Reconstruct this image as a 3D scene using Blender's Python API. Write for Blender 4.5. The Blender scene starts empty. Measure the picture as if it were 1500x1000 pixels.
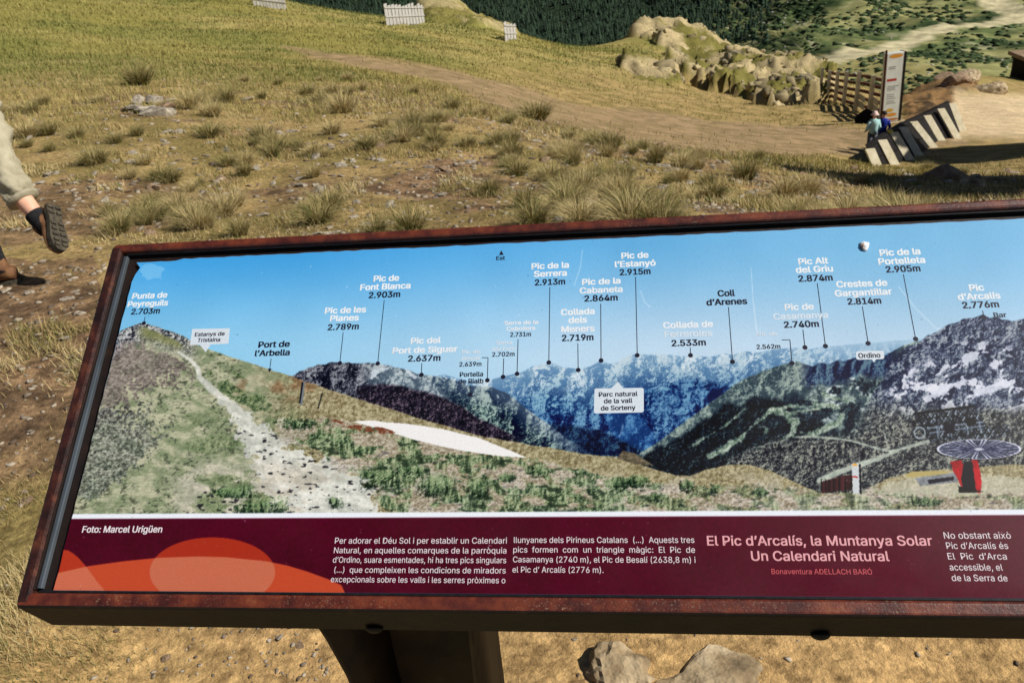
import bpy, bmesh, math, random
import numpy as np
from mathutils import Vector, Matrix
random.seed(11); rng = np.random.default_rng(11)
scene = bpy.context.scene
COL = scene.collection
# ------------------------------------------------------------ camera
# optical frame measured from the board's own vanishing points: world X runs along the board, Z is up
F0, CX, CY, EYE = 1178., 750., 500., 1.6
def _basis():
    u = np.array([9100., 294., -F0]); u /= np.linalg.norm(u)
    v = np.array([70., 2554., F0]); v -= u * (u @ v); v /= np.linalg.norm(v)
    n = np.cross(u, v)
    if n[2] > 0: n = -n
    t = math.radians(35.9)
    return np.array([u, math.cos(t) * v - math.sin(t) * n, math.sin(t) * v + math.cos(t) * n])
RB = _basis(); TILT = math.radians(35.9)
cam_d = bpy.data.cameras.new('camera'); cam = bpy.data.objects.new('camera', cam_d); COL.objects.link(cam)
cam_d.sensor_width = 36; cam_d.lens = 36 * F0 / 1500; cam_d.clip_start = .05; cam_d.clip_end = 9000
_m = Matrix(((RB[0][0], RB[0][1], -RB[0][2]), (RB[1][0], RB[1][1], -RB[1][2]), (RB[2][0], RB[2][1], -RB[2][2]))).to_4x4()
_m.translation = (0, 0, EYE); cam.matrix_world = _m
cam_d.dof.use_dof = True; cam_d.dof.focus_distance = 1.05; cam_d.dof.aperture_fstop = 18
scene.camera = cam
# ------------------------------------------------------------ light
SUN = Vector((1.1, -.11, 1.)).normalized()
w = bpy.data.worlds.new('World'); scene.world = w; w.use_nodes = True
nt = w.node_tree; nt.nodes.clear()
sky = nt.nodes.new('ShaderNodeTexSky'); sky.sky_type = 'NISHITA'; sky.sun_disc = False
sky.sun_elevation = math.asin(SUN.z); sky.sun_rotation = math.atan2(SUN.x, SUN.y); sky.altitude = 2600
bg = nt.nodes.new('ShaderNodeBackground'); bg.inputs[1].default_value = .05
wo = nt.nodes.new('ShaderNodeOutputWorld'); nt.links.new(sky.outputs[0], bg.inputs[0]); nt.links.new(bg.outputs[0], wo.inputs[0])
sd = bpy.data.lights.new('sun', 'SUN'); sd.energy = 5.0; sd.angle = math.radians(.53); sd.color = (1, .95, .87)
so = bpy.data.objects.new('sun', sd); COL.objects.link(so); so.rotation_euler = SUN.to_track_quat('Z', 'Y').to_euler(); so.location = (30, -5, 40)
vs = scene.view_settings; scene.display_settings.display_device = 'sRGB'
vs.view_transform = 'Standard'; vs.look = 'None'; vs.exposure = .06; vs.gamma = 1; vs.use_curve_mapping = False
scene.cycles.max_bounces = 5; scene.cycles.use_denoising = True

# ------------------------------------------------------------ helpers
def ray(px, py):
    """world direction through a point of the 1500x1000 photograph, scaled to unit depth"""
    px = np.asarray(px, float); py = np.asarray(py, float)
    d = np.stack([(px - CX) / F0, (CY - py) / F0, np.ones_like(px)], -1)
    return d @ RB.T
def at(px, py, t):
    r = ray(px, py) * t; return Vector((r[0], r[1], r[2] + EYE))
def to_px(P):
    P = np.asarray(P, float) - np.array([0, 0, EYE]); c = P @ RB
    return CX + F0 * c[..., 0] / c[..., 2], CY - F0 * c[..., 1] / c[..., 2], c[..., 2]
def tag(o, label=None, cat=None, group=None, kind=None):
    if label: o['label'] = label
    if cat: o['category'] = cat
    if group: o['group'] = group
    if kind: o['kind'] = kind
    return o
def empty(name, loc, label=None, cat=None, group=None):
    o = bpy.data.objects.new(name, None); COL.objects.link(o); o.location = loc; o.empty_display_size = .1
    return tag(o, label, cat, group)
def wloc(o):
    v = Vector(o.location)
    while o.parent: o = o.parent; v += Vector(o.location)
    return v
def link(name, me, parent=None, mat=None):
    o = bpy.data.objects.new(name, me); COL.objects.link(o)
    if parent: o.parent = parent
    if mat and not me.materials: me.materials.append(mat)
    return o
def mesh_from(name, verts, faces, smooth=False):
    me = bpy.data.meshes.new(name); me.from_pydata([tuple(v) for v in verts], [], faces); me.update()
    if smooth: me.polygons.foreach_set('use_smooth', [True] * len(me.polygons))
    return me
def obj(name, verts, faces, mat, parent=None, smooth=False):
    """mesh given in world coordinates"""
    off = wloc(parent) if parent else Vector((0, 0, 0))
    return link(name, mesh_from(name, [Vector(v) - off for v in verts], faces, smooth), parent, mat)
def bm_obj(name, bm, mat, parent=None, smooth=False):
    off = wloc(parent) if parent else Vector((0, 0, 0))
    for v in bm.verts: v.co -= off
    bmesh.ops.recalc_face_normals(bm, faces=bm.faces[:])
    me = bpy.data.meshes.new(name); bm.to_mesh(me); bm.free()
    if smooth: me.polygons.foreach_set('use_smooth', [True] * len(me.polygons))
    return link(name, me, parent, mat)
def fast_mesh(name, V, T, mat, col=None, parent=None, smooth=False):
    """triangles from arrays, with an optional colour per vertex"""
    me = bpy.data.meshes.new(name); V = np.ascontiguousarray(V, np.float32); T = np.ascontiguousarray(T, np.int32)
    k = T.shape[1]
    me.vertices.add(len(V)); me.vertices.foreach_set('co', V.ravel())
    me.loops.add(T.size); me.loops.foreach_set('vertex_index', T.ravel())
    me.polygons.add(len(T)); me.polygons.foreach_set('loop_start', np.arange(0, T.size, k, dtype=np.int32))
    me.polygons.foreach_set('loop_total', np.full(len(T), k, np.int32))
    if smooth: me.polygons.foreach_set('use_smooth', np.ones(len(T), bool))
    if col is not None:
        a = me.color_attributes.new('tint', 'FLOAT_COLOR', 'POINT')
        a.data.foreach_set('color', np.concatenate([col, np.ones((len(col), 1))], 1).astype(np.float32).ravel())
    me.update(calc_edges=True); me.validate()
    return link(name, me, parent, mat)
def quad_bm(bm, o, a, b, c):
    """box: corner o and three edge vectors"""
    o, a, b, c = Vector(o), Vector(a), Vector(b), Vector(c)
    vs_ = [bm.verts.new(o + a * i + b * j + c * k) for i in (0, 1) for j in (0, 1) for k in (0, 1)]
    for f in ((0, 1, 3, 2), (4, 6, 7, 5), (0, 4, 5, 1), (2, 3, 7, 6), (0, 2, 6, 4), (1, 5, 7, 3)): bm.faces.new([vs_[i] for i in f])
    return vs_
def box_obj(name, o, a, b, c, mat, parent=None, bevel=0, seg=2):
    bm = bmesh.new(); quad_bm(bm, o, a, b, c)
    if bevel: bmesh.ops.bevel(bm, geom=bm.edges[:], offset=bevel, segments=seg, affect='EDGES', profile=.5)
    return bm_obj(name, bm, mat, parent)
def sweep(pts, radii, n=8, squash=None):
    """tube verts/faces along points"""
    V, Fc = [], []; pts = [Vector(p) for p in pts]
    for i, p in enumerate(pts):
        d = (pts[min(i + 1, len(pts) - 1)] - pts[max(i - 1, 0)]).normalized()
        s = d.cross(Vector((0, 0, 1))); s = s.normalized() if s.length > 1e-3 else Vector((1, 0, 0)); q = s.cross(d)
        for k in range(n):
            a = 2 * math.pi * k / n; V.append(p + (s * math.cos(a) + q * math.sin(a)) * radii[i])
    for i in range(len(pts) - 1):
        for k in range(n): Fc.append((i * n + k, i * n + (k + 1) % n, (i + 1) * n + (k + 1) % n, (i + 1) * n + k))
    Fc.append(tuple(range(n))[::-1]); Fc.append(tuple((len(pts) - 1) * n + k for k in range(n)))
    return V, Fc
# ------------------------------------------------------------ materials
def mat_new(name, rough=.8, spec=.3):
    m = bpy.data.materials.new(name); m.use_nodes = True; n = m.node_tree; b = n.nodes['Principled BSDF']
    b.inputs['Roughness'].default_value = rough; b.inputs['Specular IOR Level'].default_value = spec
    return m, n, b
def N(n, typ, **kw):
    x = n.nodes.new(typ)
    for k, v in kw.items():
        if k.startswith('i_'): x.inputs[int(k[2:])].default_value = v
        else: setattr(x, k, v)
    return x
def noise(n, scale, detail=4, rough=.55, coord='Object', dist=0, stretch=None):
    tc = N(n, 'ShaderNodeTexCoord'); src = tc.outputs[coord]
    if stretch:
        mp = N(n, 'ShaderNodeMapping'); mp.inputs['Scale'].default_value = stretch; n.links.new(src, mp.inputs[0]); src = mp.outputs[0]
    x = N(n, 'ShaderNodeTexNoise'); x.inputs['Scale'].default_value = scale; x.inputs['Detail'].default_value = detail
    x.inputs['Roughness'].default_value = rough; x.inputs['Distortion'].default_value = dist
    n.links.new(src, x.inputs['Vector']); return x.outputs['Fac']
def ramp(n, fac, stops):
    r = N(n, 'ShaderNodeValToRGB'); el = r.color_ramp.elements
    while len(el) < len(stops): el.new(.5)
    for e, (p, c) in zip(el, stops): e.position = p; e.color = (*c, 1) if len(c) == 3 else c
    n.links.new(fac, r.inputs[0]); return r.outputs[0]
def mixc(n, fac, a, b, mode='MIX'):
    x = N(n, 'ShaderNodeMix', data_type='RGBA', blend_type=mode)
    for s, v in ((x.inputs[0], fac), (x.inputs[6], a), (x.inputs[7], b)):
        if isinstance(v, (int, float)): s.default_value = v
        elif isinstance(v, tuple): s.default_value = (*v, 1)
        else: n.links.new(v, s)
    return x.outputs[2]
def bump(n, b, h, strength=.4, dist=.01):
    x = N(n, 'ShaderNodeBump'); x.inputs['Strength'].default_value = strength; x.inputs['Distance'].default_value = dist
    n.links.new(h, x.inputs['Height']); n.links.new(x.outputs[0], b.inputs['Normal'])
def noisy(name, stops, scale=6, rough=.8, spec=.3, detail=5, bstr=.3, bdist=.01, bscale=None, stretch=None, coord='Object', metal=0):
    m, n, b = mat_new(name, rough, spec); f = noise(n, scale, detail, .6, coord, 0, stretch)
    n.links.new(ramp(n, f, stops), b.inputs['Base Color']); b.inputs['Metallic'].default_value = metal
    if bstr: bump(n, b, noise(n, bscale or scale * 3, 4, .6, coord, 0, stretch), bstr, bdist)
    return m
def attr_mat(name, rough=.9, spec=.1, var=.25, scale=30, trans=0):
    m, n, b = mat_new(name, rough, spec); a = N(n, 'ShaderNodeAttribute', attribute_name='tint')
    f = ramp(n, noise(n, scale, 3), [(.3, (1 - var,) * 3), (.7, (1 + var,) * 3)])
    n.links.new(mixc(n, 1., a.outputs['Color'], f, 'MULTIPLY'), b.inputs['Base Color']); return m
def hexc(r, g, b):
    f = lambda v: (v / 255 / 12.92) if v / 255 <= .04045 else ((v / 255 + .055) / 1.055) ** 2.4
    return (f(r), f(g), f(b))
# ---------------------------------------------------------------- print artwork
_tab = np.random.default_rng(5).random((256, 256)).astype(np.float32)
def vnoise(x, y, seed=0):
    x = x + seed * 17.31; y = y + seed * 9.73
    xi = np.floor(x).astype(np.int32); yi = np.floor(y).astype(np.int32)
    fx = (x - xi).astype(np.float32); fy = (y - yi).astype(np.float32)
    fx = fx * fx * (3 - 2 * fx); fy = fy * fy * (3 - 2 * fy)
    a = _tab[yi & 255, xi & 255]; b = _tab[yi & 255, (xi + 1) & 255]
    c = _tab[(yi + 1) & 255, xi & 255]; d = _tab[(yi + 1) & 255, (xi + 1) & 255]
    return (a + (b - a) * fx) * (1 - fy) + (c + (d - c) * fx) * fy
def fbm(x, y, sc, octv=4, seed=0, gain=.5, ridged=False):
    s = 0; a = 1.; t = 0
    for o in range(octv):
        n = vnoise(x / sc, y / sc, seed + o * 3)
        if ridged: n = 1 - abs(2 * n - 1)
        s = s + n * a; t += a; a *= gain; sc = sc / 2.03
        x, y = x * .8 - y * .6, x * .6 + y * .8
    return s / t
def relief(x, y, sc, octv, seed, lx=-.8, ly=-.6, gain=.62):
    e = sc * .07
    h = fbm(x, y, sc, octv, seed, gain, True); h2 = fbm(x + lx * e, y + ly * e, sc, octv, seed, gain, True)
    return np.clip(.5 + (h - h2) * 3.2, 0, 1)
def sstep(a, b, x):
    t = np.clip((x - a) / (b - a), 0, 1); return t * t * (3 - 2 * t)
def inpoly(px, py, poly):
    m = np.zeros(px.shape, bool); n = len(poly)
    xs = [p[0] for p in poly]; ys = [p[1] for p in poly]
    bb = (px >= min(xs)) & (px <= max(xs)) & (py >= min(ys)) & (py <= max(ys))
    X = px[bb]; Y = py[bb]; r = np.zeros(X.shape, bool)
    for i in range(n):
        x0, y0 = poly[i]; x1, y1 = poly[(i + 1) % n]
        if y0 == y1: continue
        c = ((y0 > Y) != (y1 > Y)) & (X < (x1 - x0) * (Y - y0) / (y1 - y0) + x0); r ^= c
    m[bb] = r; return m
def segd(px, py, pts):
    d = np.full(px.shape, 1e9, np.float32); w = np.zeros(px.shape, np.float32)
    for (x0, y0, w0), (x1, y1, w1) in zip(pts[:-1], pts[1:]):
        dx, dy = x1 - x0, y1 - y0
        t = np.clip(((px - x0) * dx + (py - y0) * dy) / (dx * dx + dy * dy), 0, 1)
        e = np.hypot(px - x0 - t * dx, py - y0 - t * dy) - (w0 + (w1 - w0) * t)
        d = np.minimum(d, e)
    return d
def C(*c): return np.array(c, np.float32) / 255.
def paint(px, py, strip_t, strip_b):
    """colour of the printed photograph at board positions; px,py index the printed artwork, strip_t/b its white strip"""
    px = px.astype(np.float32); py = py.astype(np.float32)
    S = px.shape; img = np.zeros(S + (3,), np.float32)
    def put(m, col):
        nonlocal img
        if m.dtype == bool: m = m.astype(np.float32)
        img = img * (1 - m[..., None]) + (col if getattr(col, 'ndim', 1) > 1 else np.asarray(col)) * m[..., None]
    def mix(a, b, t): return a * (1 - t[..., None]) + b * t[..., None]
    # skyline interpolators
    def line(pts, amp=0, sc=30, seed=1):
        xs, ys = zip(*pts); y = np.interp(px, xs, ys)
        if amp: y = y + (fbm(px, px * 0, sc, 4, seed) - .5) * 2 * amp
        return y
    # --- sky
    g = sstep(325, 540, py + (px - 700) * -.02)
    top = mix(C(58, 148, 212), C(126, 180, 216), sstep(150, 1350, px))
    bot = mix(C(140, 192, 222), C(190, 208, 224), sstep(150, 1100, px))
    img = mix(top, bot, g) + (fbm(px, py, 120, 3, 4)[..., None] - .5) * .05
    n1 = fbm(px, py, 26, 5, 2, .6); r1 = fbm(px + 30 * n1, py + 20 * n1, 34, 5, 7, .6, True)
    n2 = fbm(px, py, 7, 3, 9, .6); n3 = fbm(px * 1., py * 1., 3.2, 2, 12)
    wx = px + 34 * (n1 - .5) + 12 * (n2 - .5); wy = py + 34 * (r1 - .5) + 12 * (n2 - .5)
    B1 = relief(wx, wy * .8, 95, 3, 90, -1., -.3, .5); B2 = relief(wx + wy * .35, wy * .9, 44, 3, 92, -1., -.25, .55)
    R2 = relief(wx + wy * .5, wy - wx * .3, 22, 4, 94, -.9, -.4); R3 = relief(px, py * 1.3, 9, 4, 97)
    def ramp3(f, a_, b_, c_, lo=.25, mid=.5, hi=.78):
        return mix(mix(a_, b_, sstep(lo, mid, f)), c_, sstep(mid, hi, f))
    def tex(big, fine=.35): return np.clip(.5 + ((B1 - .5) * 1.1 * big + (B2 - .5) * 1.0 + (R2 - .5) * .9 + (R3 - .5) * 1.8 * fine + (n3 - .5) * fine * .6) * .9, 0, 1)
    T1 = tex(1.2, .35); T2 = tex(.6, .6); T3 = np.clip(.5 + (R2 - .5) * .8 + (R3 - .5) * 1.1 + (n3 - .5) * .6, 0, 1)
    # --- pale far range: rock and snow fading into haze, blue in its shaded valleys
    far = line([(100, 560), (600, 556), (650, 549), (690, 559), (715, 556), (738, 551), (758, 547), (772, 541), (780, 537), (792, 534), (805, 530), (818, 535), (830, 538), (847, 541), (865, 537), (873, 532), (880, 527), (888, 531), (895, 533), (905, 530), (912, 524), (922, 520), (933, 518), (950, 520), (975, 518), (1000, 522), (1011, 520), (1040, 523), (1060, 517), (1073, 520), (1090, 514), (1110, 516), (1135, 511), (1160, 509), (1185, 511), (1209, 507), (1240, 505), (1271, 502), (1341, 497), (1600, 490)], 1.2, 14)
    dfar = py - far; deep = sstep(4, 66, dfar + 34 * (T1 - .5) + 16 * (n1 - .5))
    base = ramp3(T1, C(92, 128, 164), C(142, 172, 192), C(206, 216, 220), .3, .5, .75)
    base = mix(base, ramp3(T2, C(20, 44, 92), C(58, 102, 148), C(138, 174, 194), .28, .52, .82), deep)
    base = mix(base, C(226, 230, 234), sstep(.66, .76, T2) * sstep(54, 6, dfar) * sstep(.42, .6, n1) * .8)
    haze = sstep(26, -2, dfar) * .35 + .55 * sstep(1120, 1260, px) * sstep(44, 0, dfar); base = mix(base, C(158, 186, 208), np.clip(haze, 0, 1))
    put(sstep(-.6, .8, dfar), base)
    # --- deep blue valley flanks, folded spurs running down to the gorge
    blue = line([(600, 650), (690, 610), (730, 590), (770, 598), (800, 602), (850, 612), (880, 590), (905, 566), (930, 584), (960, 578), (1000, 554), (1040, 558), (1085, 566), (1120, 560), (1300, 560)], 6, 26, 3)
    db = py - blue
    put(sstep(-4, 7, db) * sstep(1180, 1060, px + .4 * db) * .92, ramp3(tex(1.4, .4), C(10, 26, 68), C(32, 66, 118), C(112, 152, 182), .28, .56, .88))
    put(sstep(-3, 6, py - line([(690, 655), (740, 592), (770, 604), (800, 618), (880, 628), (960, 665), (1100, 700)], 4, 18, 5)) * sstep(1010, 960, px), ramp3(T2, C(6, 14, 42), C(20, 40, 78), C(70, 100, 122), .25, .6, .95))
    put(inpoly(px + 8 * (n2 - .5), py + 8 * (n2 - .5), [(905, 560), (960, 640), (950, 668), (900, 640), (884, 610)]) * .35, C(70, 120, 176))
    # --- green valley side left of the blue
    gl = line([(540, 532), (560, 534), (600, 545), (617, 549), (640, 552), (662, 556), (690, 566), (715, 566), (740, 574), (780, 604), (830, 642), (900, 680)], 2, 14, 8)
    dg_ = py - gl
    gcol = mix(ramp3(T1, C(66, 82, 104), C(118, 136, 146), C(176, 188, 190), .28, .5, .8), ramp3(T2, C(14, 24, 50), C(66, 92, 94), C(156, 176, 168), .3, .55, .85), sstep(2, 40, dg_ + 20 * (n1 - .5)))
    put(sstep(-1, 1, dg_) * sstep(866, 776, px - (py - 600) * .3) * (px > 536), gcol)
    # --- dark shattered mountain at left, its lower spur darker still
    dm = line([(420, 556), (430, 549), (438, 544), (455, 538), (466, 534), (478, 533), (486, 530), (498, 532), (510, 530), (522, 533), (540, 531), (553, 534), (566, 534), (580, 538), (595, 541), (610, 548), (630, 556), (648, 572), (665, 592), (690, 620), (720, 650)], 1.6, 7, 11)
    right = sstep(520, 560, px + 20 * (n1 - .5)) * sstep(604, 566, py + (px - 560) * -.45)
    dcol = mix(ramp3(T2, C(22, 22, 38), C(70, 72, 86), C(150, 154, 160), .32, .58, .88), ramp3(T1, C(84, 98, 112), C(124, 140, 150), C(180, 190, 194)), right)
    put(sstep(-1, 1, py - dm) * sstep(712, 690, px), dcol)
    put(sstep(-3, 3, py - line([(515, 572), (530, 566), (560, 562), (590, 566), (620, 574), (650, 584), (675, 594), (700, 612), (740, 632), (770, 644)], 3, 12, 14)) * sstep(520, 530, px) * sstep(772, 740, px), ramp3(T3, C(20, 16, 32), C(54, 46, 62), C(122, 112, 120), .3, .6, .95))
    for pl in ([(548, 541), (556, 542), (545, 556), (541, 554)], [(594, 540), (612, 552), (608, 556), (596, 546)], [(553, 540), (575, 538), (560, 543)]):
        put(inpoly(px + 3 * (n3 - .5), py + 3 * (n3 - .5), pl) * .8, C(200, 210, 220))
    # --- right: green-grey ridge and cirque
    rr = line([(930, 668), (960, 650), (1000, 620), (1040, 590), (1080, 560), (1120, 542), (1150, 534), (1168, 530), (1180, 534), (1190, 537), (1202, 531), (1215, 534), (1228, 528), (1240, 528), (1252, 524), (1262, 521), (1276, 526), (1290, 524), (1320, 508), (1340, 500), (1600, 500)], 1.8, 9, 13)
    dr = py - rr
    rcol = ramp3(tex(1., .5), C(56, 72, 82), C(104, 120, 122), C(160, 174, 166), .25, .52, .85)
    cir = sstep(1168, 1190, px + 10 * (n2 - .5)) * sstep(1322, 1300, px)
    wall = cir * sstep(36, 22, dr + 14 * (n1 - .5)); V_s = fbm(px * 1.5 + dr * .3, py * .45, 10, 4, 26)
    rcol = mix(rcol, ramp3(np.clip(V_s + (T3 - .5) * .4, 0, 1), C(98, 124, 140), C(40, 56, 96), C(18, 26, 58), .36, .48, .58), wall)
    rcol = mix(rcol, C(210, 220, 218), sstep(.57, .66, fbm(px * .7 + py, py * 1.6 - px * .7, 20, 4, 28)) * sstep(16, 34, dr) * sstep(100, 70, dr) * .85 * sstep(1170, 1210, px))
    rcol = mix(rcol, ramp3(T2, C(10, 18, 38), C(34, 50, 62), C(92, 112, 104), .3, .6, .95), sstep(.50, .60, fbm(px, py * 1.4, 24, 4, 23)) * sstep(34, 66, dr) * .9)
    put(sstep(-1, 1, dr), rcol)
    fl = line([(930, 672), (975, 652), (1020, 622), (1050, 604), (1066, 590), (1085, 594), (1105, 582), (1130, 584), (1160, 596), (1200, 618), (1300, 640), (1500, 640)], 6, 16, 31)
    put(sstep(-5, 5, py - fl) * sstep(1255, 1190, px), ramp3(T3, C(4, 10, 24), C(18, 30, 46), C(78, 98, 100), .3, .66, .98))
    # ski pistes: pale green ribbons breaking through the trees
    for pts in ([(1058, 664, 2), (1085, 640, 2.5), (1105, 622, 1.5), (1128, 602, 3), (1150, 606, 4), (1165, 618, 6), (1160, 634, 4), (1140, 650, 2), (1100, 658, 1.2)],
                [(1128, 602, 2), (1160, 594, 1.5), (1210, 592, 2), (1240, 600, 1.5)], [(1150, 608, 2), (1190, 600, 1.5), (1240, 596, 4), (1230, 618, 4), (1200, 632, 4), (1160, 648, 2)],
                [(1040, 668, 3.5), (1070, 652, 5), (1090, 640, 1.5)], [(1165, 628, 1), (1190, 642, 1.2), (1250, 642, 1), (1300, 662, 1.2)], [(1100, 626, .8), (1125, 624, .8), (1120, 636, .8)], [(1180, 560, .6), (1210, 580, 1.), (1250, 590, 1.5)], [(1090, 600, .5), (1060, 625, .6), (1010, 655, .5)]):
        put(sstep(2., -1.5, segd(px, py, pts) + 9 * (n2 - .5)) * .9, ramp3(T3, C(92, 112, 98), C(140, 158, 142), C(186, 196, 184)))
    for (cx0, cy0, a, b) in ((1130, 620, 13, 7), (1188, 610, 17, 7), (1150, 632, 10, 4), (1212, 603, 9, 5), (1245, 600, 14, 10), (1268, 566, 18, 10), (1110, 640, 12, 5), (1178, 590, 11, 4), (1225, 572, 10, 5), (1200, 646, 14, 4)):
        e = ((px - cx0) / a) ** 2 + ((py - cy0) / b) ** 2 + (n2 - .5) * 4 + (n3 - .5) * 2
        put(sstep(1.3, .7, e) * .9, ramp3(T3, C(8, 16, 32), C(28, 42, 60), C(80, 100, 104), .3, .6, .95))
    # --- right summit: dark crags, snow chutes, paler rubble lower down
    ar = line([(1240, 640), (1290, 560), (1310, 520), (1330, 508), (1345, 502), (1360, 490), (1375, 484), (1388, 475), (1400, 472), (1412, 466), (1425, 465), (1440, 461), (1450, 466), (1460, 465), (1480, 470), (1540, 462), (1620, 480), (1800, 520), (2100, 560), (2600, 600)], 2.5, 8, 37)
    am = sstep(-1, 1, py - ar) * sstep(1250, 1310, px + .35 * (py - 560) + 20 * (n1 - .5))
    TT = tex(.9, .7); acol = ramp3(TT, C(26, 34, 62), C(84, 96, 120), C(162, 168, 176), .3, .55, .85)
    sn = fbm(px * 1.1 + py * 1.2, py * 1.4 - px * .55, 24, 5, 44)
    acol = mix(acol, C(222, 224, 234), sstep(.615, .66, sn + (n3 - .5) * .16 + (R3 - .5) * .10) * sstep(24, 50, py - ar) * .85)
    acol = mix(acol, ramp3(T3, C(34, 38, 44), C(96, 100, 98), C(170, 172, 164), .28, .55, .85), sstep(584, 626, py + (1472 - px) * .05 + 24 * (n1 - .5)) * .9)
    put(am, acol)
    for pl in ([(1352, 584), (1366, 572), (1395, 562), (1412, 553), (1416, 559), (1396, 568), (1378, 578), (1356, 590)], [(1318, 556), (1330, 548), (1338, 536), (1342, 540), (1334, 553), (1322, 560)],
               [(1368, 550), (1380, 538), (1388, 530), (1390, 536), (1378, 549)], [(1424, 572), (1446, 562), (1476, 556), (1476, 566), (1450, 576), (1430, 582)], [(1408, 522), (1424, 512), (1436, 516), (1430, 530), (1412, 534)]):
        put(inpoly(px + 9 * (n2 - .5) + 5 * (n3 - .5), py + 9 * (n2 - .5) + 6 * (n3 - .5), pl) * .85, C(208, 212, 224))
    # lower grey-brown hill with road at right
    lh = line([(1020, 690), (1070, 668), (1120, 648), (1180, 640), (1240, 640), (1290, 628), (1340, 612), (1500, 600)], 7, 18, 47)
    lcol = ramp3(np.clip(T3 + (n1 - .5) * .5, 0, 1), C(20, 24, 36), C(84, 88, 90), C(164, 166, 154), .28, .56, .85)
    put(sstep(-8, 8, py - lh + 8 * (n2 - .5)) * sstep(1040, 1090, px), lcol)
    for pts in ([(1165, 640, .8), (1200, 640, 1.2), (1245, 645, 1.2), (1285, 657, 1.4), (1305, 661, 1.6)], [(1305, 661, 1.6), (1330, 655, 2.2), (1360, 646, 2.5)],
                [(1262, 680, 4), (1290, 670, 3), (1315, 660, 2)], [(1200, 704, 4), (1225, 693, 4), (1262, 679, 3.5)], [(1294, 630, .8), (1298, 648, .8), (1302, 660, .8)]):
        put(sstep(1.2, -1.2, segd(px, py, pts) + 2.5 * (n3 - .5)) * .9, C(178, 186, 176) * (.85 + .3 * n2[..., None]))
    # --- foreground slope
    fg = line([(90, 560), (165, 495), (178, 484), (192, 478), (205, 473), (214, 474), (232, 479), (250, 486), (268, 492), (285, 503), (300, 510), (330, 520), (395, 541), (440, 556), (520, 583), (600, 608), (700, 638), (800, 655), (850, 664), (905, 670), (930, 678), (960, 688), (990, 696), (1010, 697), (1040, 686), (1070, 680), (1100, 681), (1130, 690), (1165, 706), (1200, 722), (1260, 722), (1300, 700), (1345, 690), (1480, 680), (1700, 690), (2600, 700)], 1.2, 10, 51)
    d = py - fg; m = sstep(-.8, .8, d)
    gr = fbm(px * .8, py * 1.5, 14, 5, 53, .6); hi = fbm(px, py * 1.7, 5, 3, 57, .65)
    G3 = relief(px + py * .3, py * 1.7, 7, 4, 101, -.3, -1.)
    col = mix(C(138, 148, 120), C(182, 182, 158), sstep(.35, .65, gr)); spk = sstep(.56, .70, fbm(px * 1.2 + py, py * 1.6 - px * .3, 5, 3, 120)) * sstep(.35, .55, fbm(px, py, 40, 3, 122)); col = mix(col, C(64, 70, 58), spk * .7)
    # broad dry slope right of the path
    col = mix(col, ramp3(np.clip(hi * .5 + T3 * .5, 0, 1), C(118, 108, 82), C(158, 150, 120), C(186, 178, 150), .3, .5, .72), sstep(350, 460, px + 60 * (gr - .5)))
    col = col * (.74 + .46 * (G3 * .7 + hi * .3)[..., None] * (1 - .5 * sstep(420, 520, px))[..., None] + .13 * sstep(420, 520, px)[..., None])
    # rocky top left, violet scree, grey scree
    rk = sstep(.25, .75, T3); rock = mix(C(44, 46, 54), C(196, 198, 198), rk)
    put(m, col)
    put(m * sstep(40, 14, d + 14 * (gr - .5)) * sstep(300, 260, px), rock)
    put(m * sstep(0, 6, d - 2 - .1 * (px - 205)) * sstep(30, 14, d) * sstep(195, 215, px) * sstep(275, 258, px), mix(C(112, 118, 84), C(150, 150, 116), T3))
    jit = (n3 - .5) * 70 + (n2 - .5) * 70
    vs = inpoly(px + 40 * (gr - .5) + jit, py + 30 * (n1 - .5) + jit * .5, [(100, 500), (180, 505), (215, 508), (262, 520), (272, 536), (250, 560), (205, 575), (160, 610), (95, 660)])
    put(m * vs * .6, mix(C(74, 60, 68), C(170, 156, 156), sstep(.25, .75, G3 * .5 + n3 * .5)))
    gs = inpoly(px + 50 * (gr - .5) + jit, py + 30 * (n1 - .5) - jit * .5, [(100, 600), (160, 595), (215, 610), (235, 640), (220, 665), (180, 700), (150, 720), (90, 740)])
    put(m * gs * .6, mix(C(40, 44, 46), C(184, 188, 180), sstep(.3, .7, G3 * .5 + n3 * .5)))
    put(m * sstep(.5, .62, fbm(px * .5, py * 1.2, 22, 3, 61)) * sstep(240, 300, px) * sstep(470, 420, px) * sstep(570, 640, py) * .5, ramp3(T3, C(60, 78, 54), C(104, 122, 86), C(150, 164, 124)))
    # reddish heath right of the path on the shoulder
    put(m * sstep(.48, .66, fbm(px, py * 1.6, 26, 4, 63)) * sstep(330, 360, px) * sstep(520, 440, px) * sstep(610, 560, py) * .55, C(132, 96, 72) * (.8 + .4 * hi[..., None]))
    put(m * sstep(.42, .60, fbm(px * .7, py * 1.4, 18, 4, 65)) * sstep(6, 20, d) * inpoly(px, py, [(285, 515), (330, 535), (420, 590), (520, 640), (520, 655), (420, 630), (350, 590), (300, 560)]) * .8, ramp3(T3, C(42, 62, 44), C(92, 112, 78), C(150, 162, 122)))
    # path
    pth = [(262, 516, 1.5), (280, 528, 2.2), (290, 540, 3), (292, 552, 3.5), (312, 572, 5), (336, 592, 8), (352, 612, 13), (376, 640, 20), (398, 668, 30), (430, 705, 48), (470, 750, 80), (490, 800, 90)]
    pd = segd(px, py, pth) + ((gr - .5) * 40 + (n2 - .5) * 22 + (n3 - .5) * 12) * sstep(540, 660, py)
    pc = mix(C(186, 188, 180), C(218, 218, 210), sstep(.3, .7, gr)) * (.84 + .18 * n3[..., None] + .12 * G3[..., None])
    put(m * sstep(2, -1.5, pd), pc)
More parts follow.
